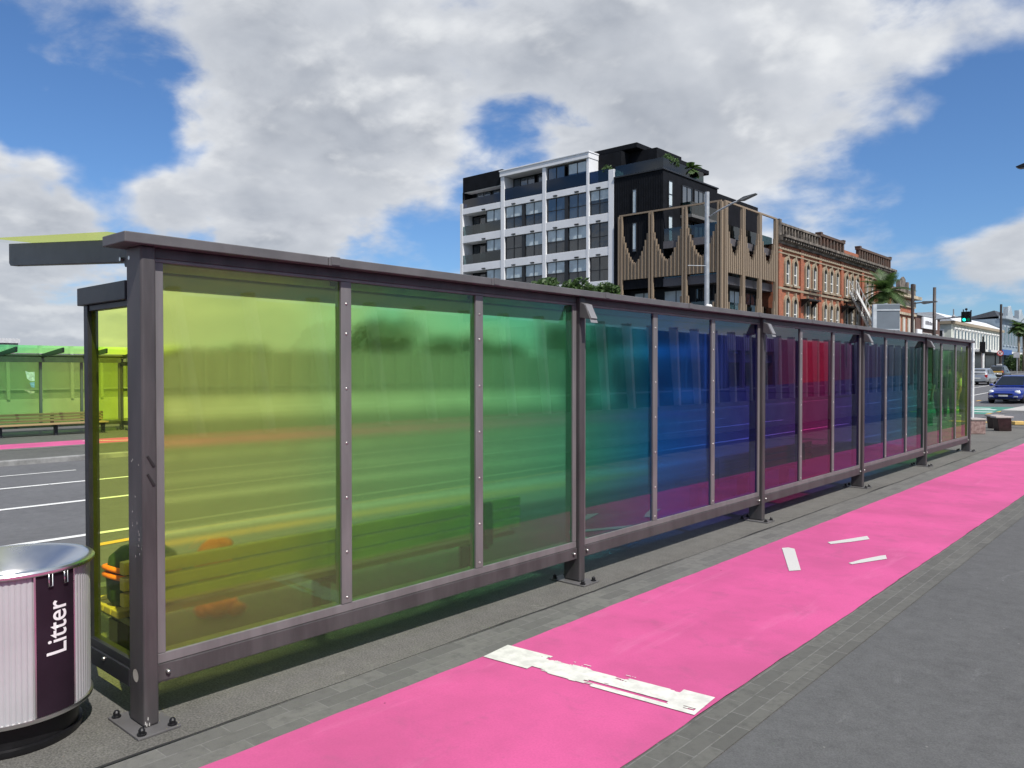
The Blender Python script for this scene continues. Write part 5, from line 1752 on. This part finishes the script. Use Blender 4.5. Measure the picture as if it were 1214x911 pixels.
# ------------------------------------------------------------------ people
def person(loc, rz, H, shirt, trousers, skin, hair, label, arm_l, arm_r, stride=0.06, shoes=(0.6, 0.6, 0.58)):
    """figure facing +y before rotation"""
    k = H / 1.78
    J = {}
    V, E, RD = [], [], []

    def add(p, r, parent=None):
        V.append(Vector(p) * k); RD.append(r * k)
        if parent is not None: E.append((parent, len(V) - 1))
        return len(V) - 1
    pel = add((0, 0, 0.93), 0.150)
    bel = add((0, 0.01, 1.08), 0.135, pel)
    che = add((0, -0.01, 1.28), 0.150, bel)
    nec = add((0, -0.01, 1.46), 0.072, che)
    nk2 = add((0, 0.0, 1.53), 0.056, nec)
    hd1 = add((0, 0.015, 1.60), 0.078, nk2)
    hd2 = add((0, 0.01, 1.68), 0.090, hd1)
    hd3 = add((0, 0.0, 1.74), 0.060, hd2)
    for sg, arm in ((-1, arm_l), (1, arm_r)):
        hip = add((sg * 0.095, 0, 0.88), 0.105, pel)
        st = stride * sg
        kn = add((sg * 0.105, st * 0.5 + 0.02, 0.49), 0.068, hip)
        cf = add((sg * 0.108, st * 0.8 - 0.01, 0.32), 0.062, kn)
        an = add((sg * 0.11, st, 0.10), 0.042, cf)
        he = add((sg * 0.11, st - 0.01, 0.05), 0.046, an)
        add((sg * 0.12, st + 0.14, 0.035), 0.036, he)
        sh = add((sg * 0.17, -0.01, 1.41), 0.068, che)
        pts = arm
        prev = sh
        rads = (0.055, 0.047, 0.036)
        for (p, r) in zip(pts, rads):
            prev = add((sg * p[0], p[1], p[2]), r, prev)
        wr = Vector((sg * pts[-1][0], pts[-1][1], pts[-1][2])); el = Vector((sg * pts[-2][0], pts[-2][1], pts[-2][2]))
        dr = (wr - el).normalized()
        palm_ = add(wr + dr * 0.07, 0.032, prev)
        side = Vector((1, 0, 0)) if abs(dr.x) < 0.8 else Vector((0, 1, 0))
        fwd = dr.cross(side).normalized()
        for fi in range(4):
            o_ = fwd * (0.021 * (fi - 1.5))
            ln = (0.075, 0.085, 0.08, 0.06)[fi]
            f1 = add(wr + dr * 0.10 + o_, 0.0095, palm_)
            add(wr + dr * (0.10 + ln) + o_ - side * sg * 0.02, 0.008, f1)
        t1 = add(wr + dr * 0.05 + fwd * 0.045, 0.011, prev)
        add(wr + dr * 0.10 + fwd * 0.06, 0.009, t1)
    me = bpy.data.meshes.new('person_skeleton')
    me.from_pydata([tuple(v) for v in V], E, [])
    o = bpy.data.objects.new('person_tmp', me); COL.objects.link(o)
    md = o.modifiers.new('s', 'SKIN'); md.use_smooth_shade = True
    for i, sv in enumerate(me.skin_vertices[0].data):
        sv.radius = (RD[i], RD[i] * (0.78 if i in (pel, bel, che) else 1.0)); sv.use_root = (i == 0)
    sb = o.modifiers.new('ss', 'SUBSURF'); sb.levels = 2; sb.render_levels = 2
    bpy.context.view_layer.update()
    dg = bpy.context.evaluated_depsgraph_get()
    m2 = bpy.data.meshes.new_from_object(o.evaluated_get(dg))
    bpy.data.objects.remove(o)
    m2.materials.clear()
    for m in (skin, trousers, shirt, mat('shoe_pale', shoes, 0.7)): m2.materials.append(m)
    for p in m2.polygons:
        c = p.center / k
        side = abs(c.x)
        if c.z < 0.085: mi = 3
        elif c.z < 0.97 and side < 0.21: mi = 1
        elif c.z > 1.485 and side < 0.14: mi = 0
        elif side > 0.14 and c.z < 1.20: mi = 0
        else: mi = 2
        p.material_index = mi
        p.use_smooth = True
    body = bpy.data.objects.new('person', m2); COL.objects.link(body)
    body.location = loc; body.rotation_euler = (0, 0, rz)
    b = MB(); b.ball((0, -0.012 * k, 1.705 * k), 0.098 * k, 14, 9, (0.95, 1.08, 1.0))
    b.v = [(x, y, max(z, (1.64 + 0.35 * max(0, y / k + 0.02)) * k)) for x, y, z in b.v]
    b.build('hair', hair, body, smooth=True)
    b = MB()
    for sg in (-1, 1):
        b.ball((sg * 0.087 * k, 0.0, 1.655 * k), 0.025 * k, 8, 6, (0.4, 0.8, 1.2))
    b.ball((0, 0.102 * k, 1.64 * k), 0.016 * k, 8, 6, (0.8, 1.1, 1.4))
    b.build('ears_and_nose', skin, body, smooth=True)
    b = MB()
    for sg in (-1, 1): b.ball((sg * 0.033 * k, 0.090 * k, 1.672 * k), 0.011 * k, 8, 6)
    b.box(-0.022 * k, 0.022 * k, 0.088 * k, 0.095 * k, 1.602 * k, 1.608 * k)
    b.build('face_detail', mat('face_dark', (0.05, 0.025, 0.02), 0.5), body, smooth=True)
    tag(body, label, 'person')
    return body


M_skin = mat('skin', (0.42, 0.25, 0.18), 0.55, 0, 0.06)
M_hair = mat('hair_brown', (0.035, 0.022, 0.014), 0.6, 0, 0.3, 40)
M_blk = mat('cloth_black', (0.012, 0.014, 0.018), 0.85)
M_nav = mat('cloth_navy', (0.025, 0.05, 0.04), 0.85)
M_wht = mat('cloth_white', (0.75, 0.76, 0.76), 0.85)
hang = [(0.23, 0.0, 1.17), (0.25, 0.05, 0.95), (0.26, 0.08, 0.80)]
bent = [(0.25, -0.03, 1.17), (0.27, 0.12, 1.03), (0.20, 0.28, 1.02)]
zgp = 0.0
p = G(1112, 498)
person((p.x, p.y, 0.004), TH + 0.5, 1.75, M_blk, M_blk, M_skin, M_hair, 'person in dark clothes behind the green pane, left of the taller one', hang, bent)
p = G(1124, 498)
person((p.x, p.y, 0.004), TH - 0.2, 1.86, M_nav, M_blk, M_skin, M_hair, 'tall person in dark T-shirt seen through the second last green pane', bent, bent)
p = G(1140, 495)
person((p.x, p.y, 0.004), TH + 0.9, 1.68, M_wht, M_nav, M_skin, M_hair, 'person in a white shirt behind the last lime pane', hang, bent)

# ------------------------------------------------------------------ light and sky
AZ, EL = 17.0, 53.0
sd = Vector((math.cos(R(AZ)) * math.cos(R(EL)), -math.sin(R(AZ)) * math.cos(R(EL)), math.sin(R(EL))))
li = bpy.data.lights.new('sun', 'SUN'); li.energy = 4.6; li.angle = R(0.53); li.color = (1.0, 0.955, 0.89)
lo = bpy.data.objects.new('sun', li); COL.objects.link(lo)
lo.rotation_euler = sd.to_track_quat('Z', 'Y').to_euler()

w = bpy.data.worlds.new('World'); scn.world = w; w.use_nodes = True
nt = w.node_tree; nt.nodes.clear(); k = NT(nt)
out = k.n('ShaderNodeOutputWorld'); bg = k.n('ShaderNodeBackground')
sky = k.n('ShaderNodeTexSky'); sky.sky_type = 'NISHITA'; sky.sun_disc = False
sky.sun_elevation = R(EL); sky.sun_rotation = math.atan2(sd.x, sd.y)
sky.air_density = 1.0; sky.dust_density = 0.6; sky.ozone_density = 1.6
gen = k.n('ShaderNodeTexCoord').outputs['Generated']
nrm = k.n('ShaderNodeVectorMath'); nrm.operation = 'NORMALIZE'; k.l(gen, nrm.inputs[0])
D = nrm.outputs[0]
sep = k.n('ShaderNodeSeparateXYZ'); k.l(D, sep.inputs[0])
den = k.math('MAXIMUM', k.math('ADD', sep.outputs['Z'], 0.34), 0.05)
cx = k.math('DIVIDE', sep.outputs['X'], den); cy = k.math('DIVIDE', sep.outputs['Y'], den)
cm = k.n('ShaderNodeCombineXYZ'); k.l(cx, cm.inputs[0]); k.l(cy, cm.inputs[1])
P = cm.outputs[0]
def mapped(loc):
    mp_ = k.n('ShaderNodeMapping'); mp_.inputs['Location'].default_value = loc; k.l(P, mp_.inputs['Vector'])
    return mp_.outputs[0]


n1 = k.noise(P, 1.9, 8, 0.50, 0.12)
# the same field a step towards the sun: the difference lights the sun side of each puff
n1s = k.noise(mapped((0.075 * sd.x, 0.075 * sd.y, 0)), 1.9, 8, 0.50, 0.12)
n2 = k.noise(mapped((5.0, 2.0, 0)), 6.5, 6, 0.6, 0.3)
n3 = k.noise(mapped((3.1, 1.7, 0.4)), 1.3, 5, 0.6, 0.2)
dens = k.math('ADD', k.math('MULTIPLY', n1, 1.0), k.math('MULTIPLY', n2, 0.30))
wn = k.n('ShaderNodeTexNoise'); wn.inputs['Scale'].default_value = 7.0; wn.inputs['Detail'].default_value = 4.0; k.l(D, wn.inputs['Vector'])
wo = k.n('ShaderNodeVectorMath'); wo.operation = 'MULTIPLY_ADD'; k.l(wn.outputs['Color'], wo.inputs[0]); wo.inputs[1].default_value = (0.26, 0.26, 0.26); wo.inputs[2].default_value = (-0.13, -0.13, -0.13)
wa = k.n('ShaderNodeVectorMath'); k.l(D, wa.inputs[0]); k.l(wo.outputs[0], wa.inputs[1])
wz = k.n('ShaderNodeVectorMath'); wz.operation = 'NORMALIZE'; k.l(wa.outputs[0], wz.inputs[0]); DW = wz.outputs[0]
# openings and banks, as soft lobes on the sky dome
lobes = [((60, 80), 0.085, -0.22), ((60, 200), 0.10, -0.24), ((160, 205), 0.05, -0.12), ((440, 122), 0.055, -0.11), ((592, 182), 0.05, -0.11), ((1050, 215), 0.15, -0.34), ((1170, 140), 0.07, -0.16),
         ((1180, 190), 0.06, -0.16), ((505, 268), 0.075, -0.20), ((640, 130), 0.04, -0.10), ((250, 175), 0.03, -0.10), ((915, 240), 0.06, -0.05), ((300, 50), 0.14, 0.10), ((800, 50), 0.20, 0.16), ((140, 195), 0.05, -0.10), ((235, 180), 0.04, -0.08), ((370, 150), 0.035, -0.09), ((210, 90), 0.05, 0.12), ((640, 60), 0.08, 0.10), ((400, 205), 0.07, 0.12), ((300, 285), 0.10, 0.13), ((60, 330), 0.16, 0.20), ((1150, 310), 0.12, 0.24),
         ((720, 120), 0.09, 0.10), ((500, 180), 0.06, 0.14), ((1040, 100), 0.10, 0.16), ((1195, 100), 0.06, 0.10), ((130, 130), 0.06, 0.14), ((30, 15), 0.07, 0.10), ((860, 170), 0.10, 0.14), ((30, 262), 0.05, 0.24)]
for (px, sg_, amp) in lobes:
    g = ray(*px).normalized()
    dt = k.n('ShaderNodeVectorMath'); dt.operation = 'DOT_PRODUCT'; k.l(DW, dt.inputs[0]); dt.inputs[1].default_value = g
    e = k.math('EXPONENT', k.math('MULTIPLY', k.math('SUBTRACT', dt.outputs['Value'], 1.0), 1.0 / (sg_ * sg_)))
    dens = k.math('MULTIPLY_ADD', k.math('MULTIPLY', e, k.math('MULTIPLY_ADD', n2, 1.0, 0.45)), amp, dens)
mask = k.smooth(dens, 0.555, 0.745)
thick = k.smooth(dens, 0.62, 1.02)
lit = k.math('MULTIPLY_ADD', k.math('SUBTRACT', n1, n1s), 4.8, 0.50, clamp=True)
CG, CD = (5.6, 6.0, 6.7), (3.6, 4.0, 4.75)
base_ = k.mix(k.math('MULTIPLY', thick, k.smooth(n3, 0.34, 0.62)), (7.9, 8.2, 8.7), CD)
cc = k.mix(k.smooth(lit, 0.25, 0.62), k.mix(0.5, base_, CG), base_)
cc = k.mix(k.math('MULTIPLY', k.smooth(lit, 0.5, 0.95), 0.8), cc, (9.8, 10.0, 10.2))
low = k.smooth(sep.outputs['Z'], 0.20, 0.02)
cc = k.mix(k.math('MULTIPLY', low, 0.42), cc, (4.9, 5.5, 6.3))
skyc = k.n('ShaderNodeVectorMath'); skyc.operation = 'MULTIPLY'; k.l(sky.outputs[0], skyc.inputs[0]); skyc.inputs[1].default_value = (0.70, 1.0, 1.38)
fin = k.mix(mask, skyc.outputs[0], cc)
k.l(fin, bg.inputs['Color']); bg.inputs['Strength'].default_value = 0.08
k.l(bg.outputs[0], out.inputs['Surface'])

# ------------------------------------------------------------------ camera and render settings
cam = bpy.data.cameras.new('camera'); co = bpy.data.objects.new('camera', cam); COL.objects.link(co)
cam.sensor_width = 36.0; cam.lens = F / 1214.0 * 36.0
cam.clip_start = 0.05; cam.clip_end = 6000
co.location = (0, 0, CAM_H); co.rotation_euler = (R(90) - PITCH, 0, TH)
scn.camera = co
scn.view_settings.view_transform = 'Standard'; scn.view_settings.look = 'None'
scn.view_settings.exposure = 0.18; scn.view_settings.gamma = 1.0
scn.view_settings.use_curve_mapping = False
scn.render.engine = 'CYCLES'
cy_ = scn.cycles
cy_.use_denoising = True
cy_.max_bounces = 12; cy_.transparent_max_bounces = 24; cy_.transmission_bounces = 8; cy_.glossy_bounces = 5; cy_.diffuse_bounces = 3
cy_.sample_clamp_indirect = 6.0
cy_.caustics_reflective = False; cy_.caustics_refractive = True
cy_.use_adaptive_sampling = True; cy_.adaptive_threshold = 0.02
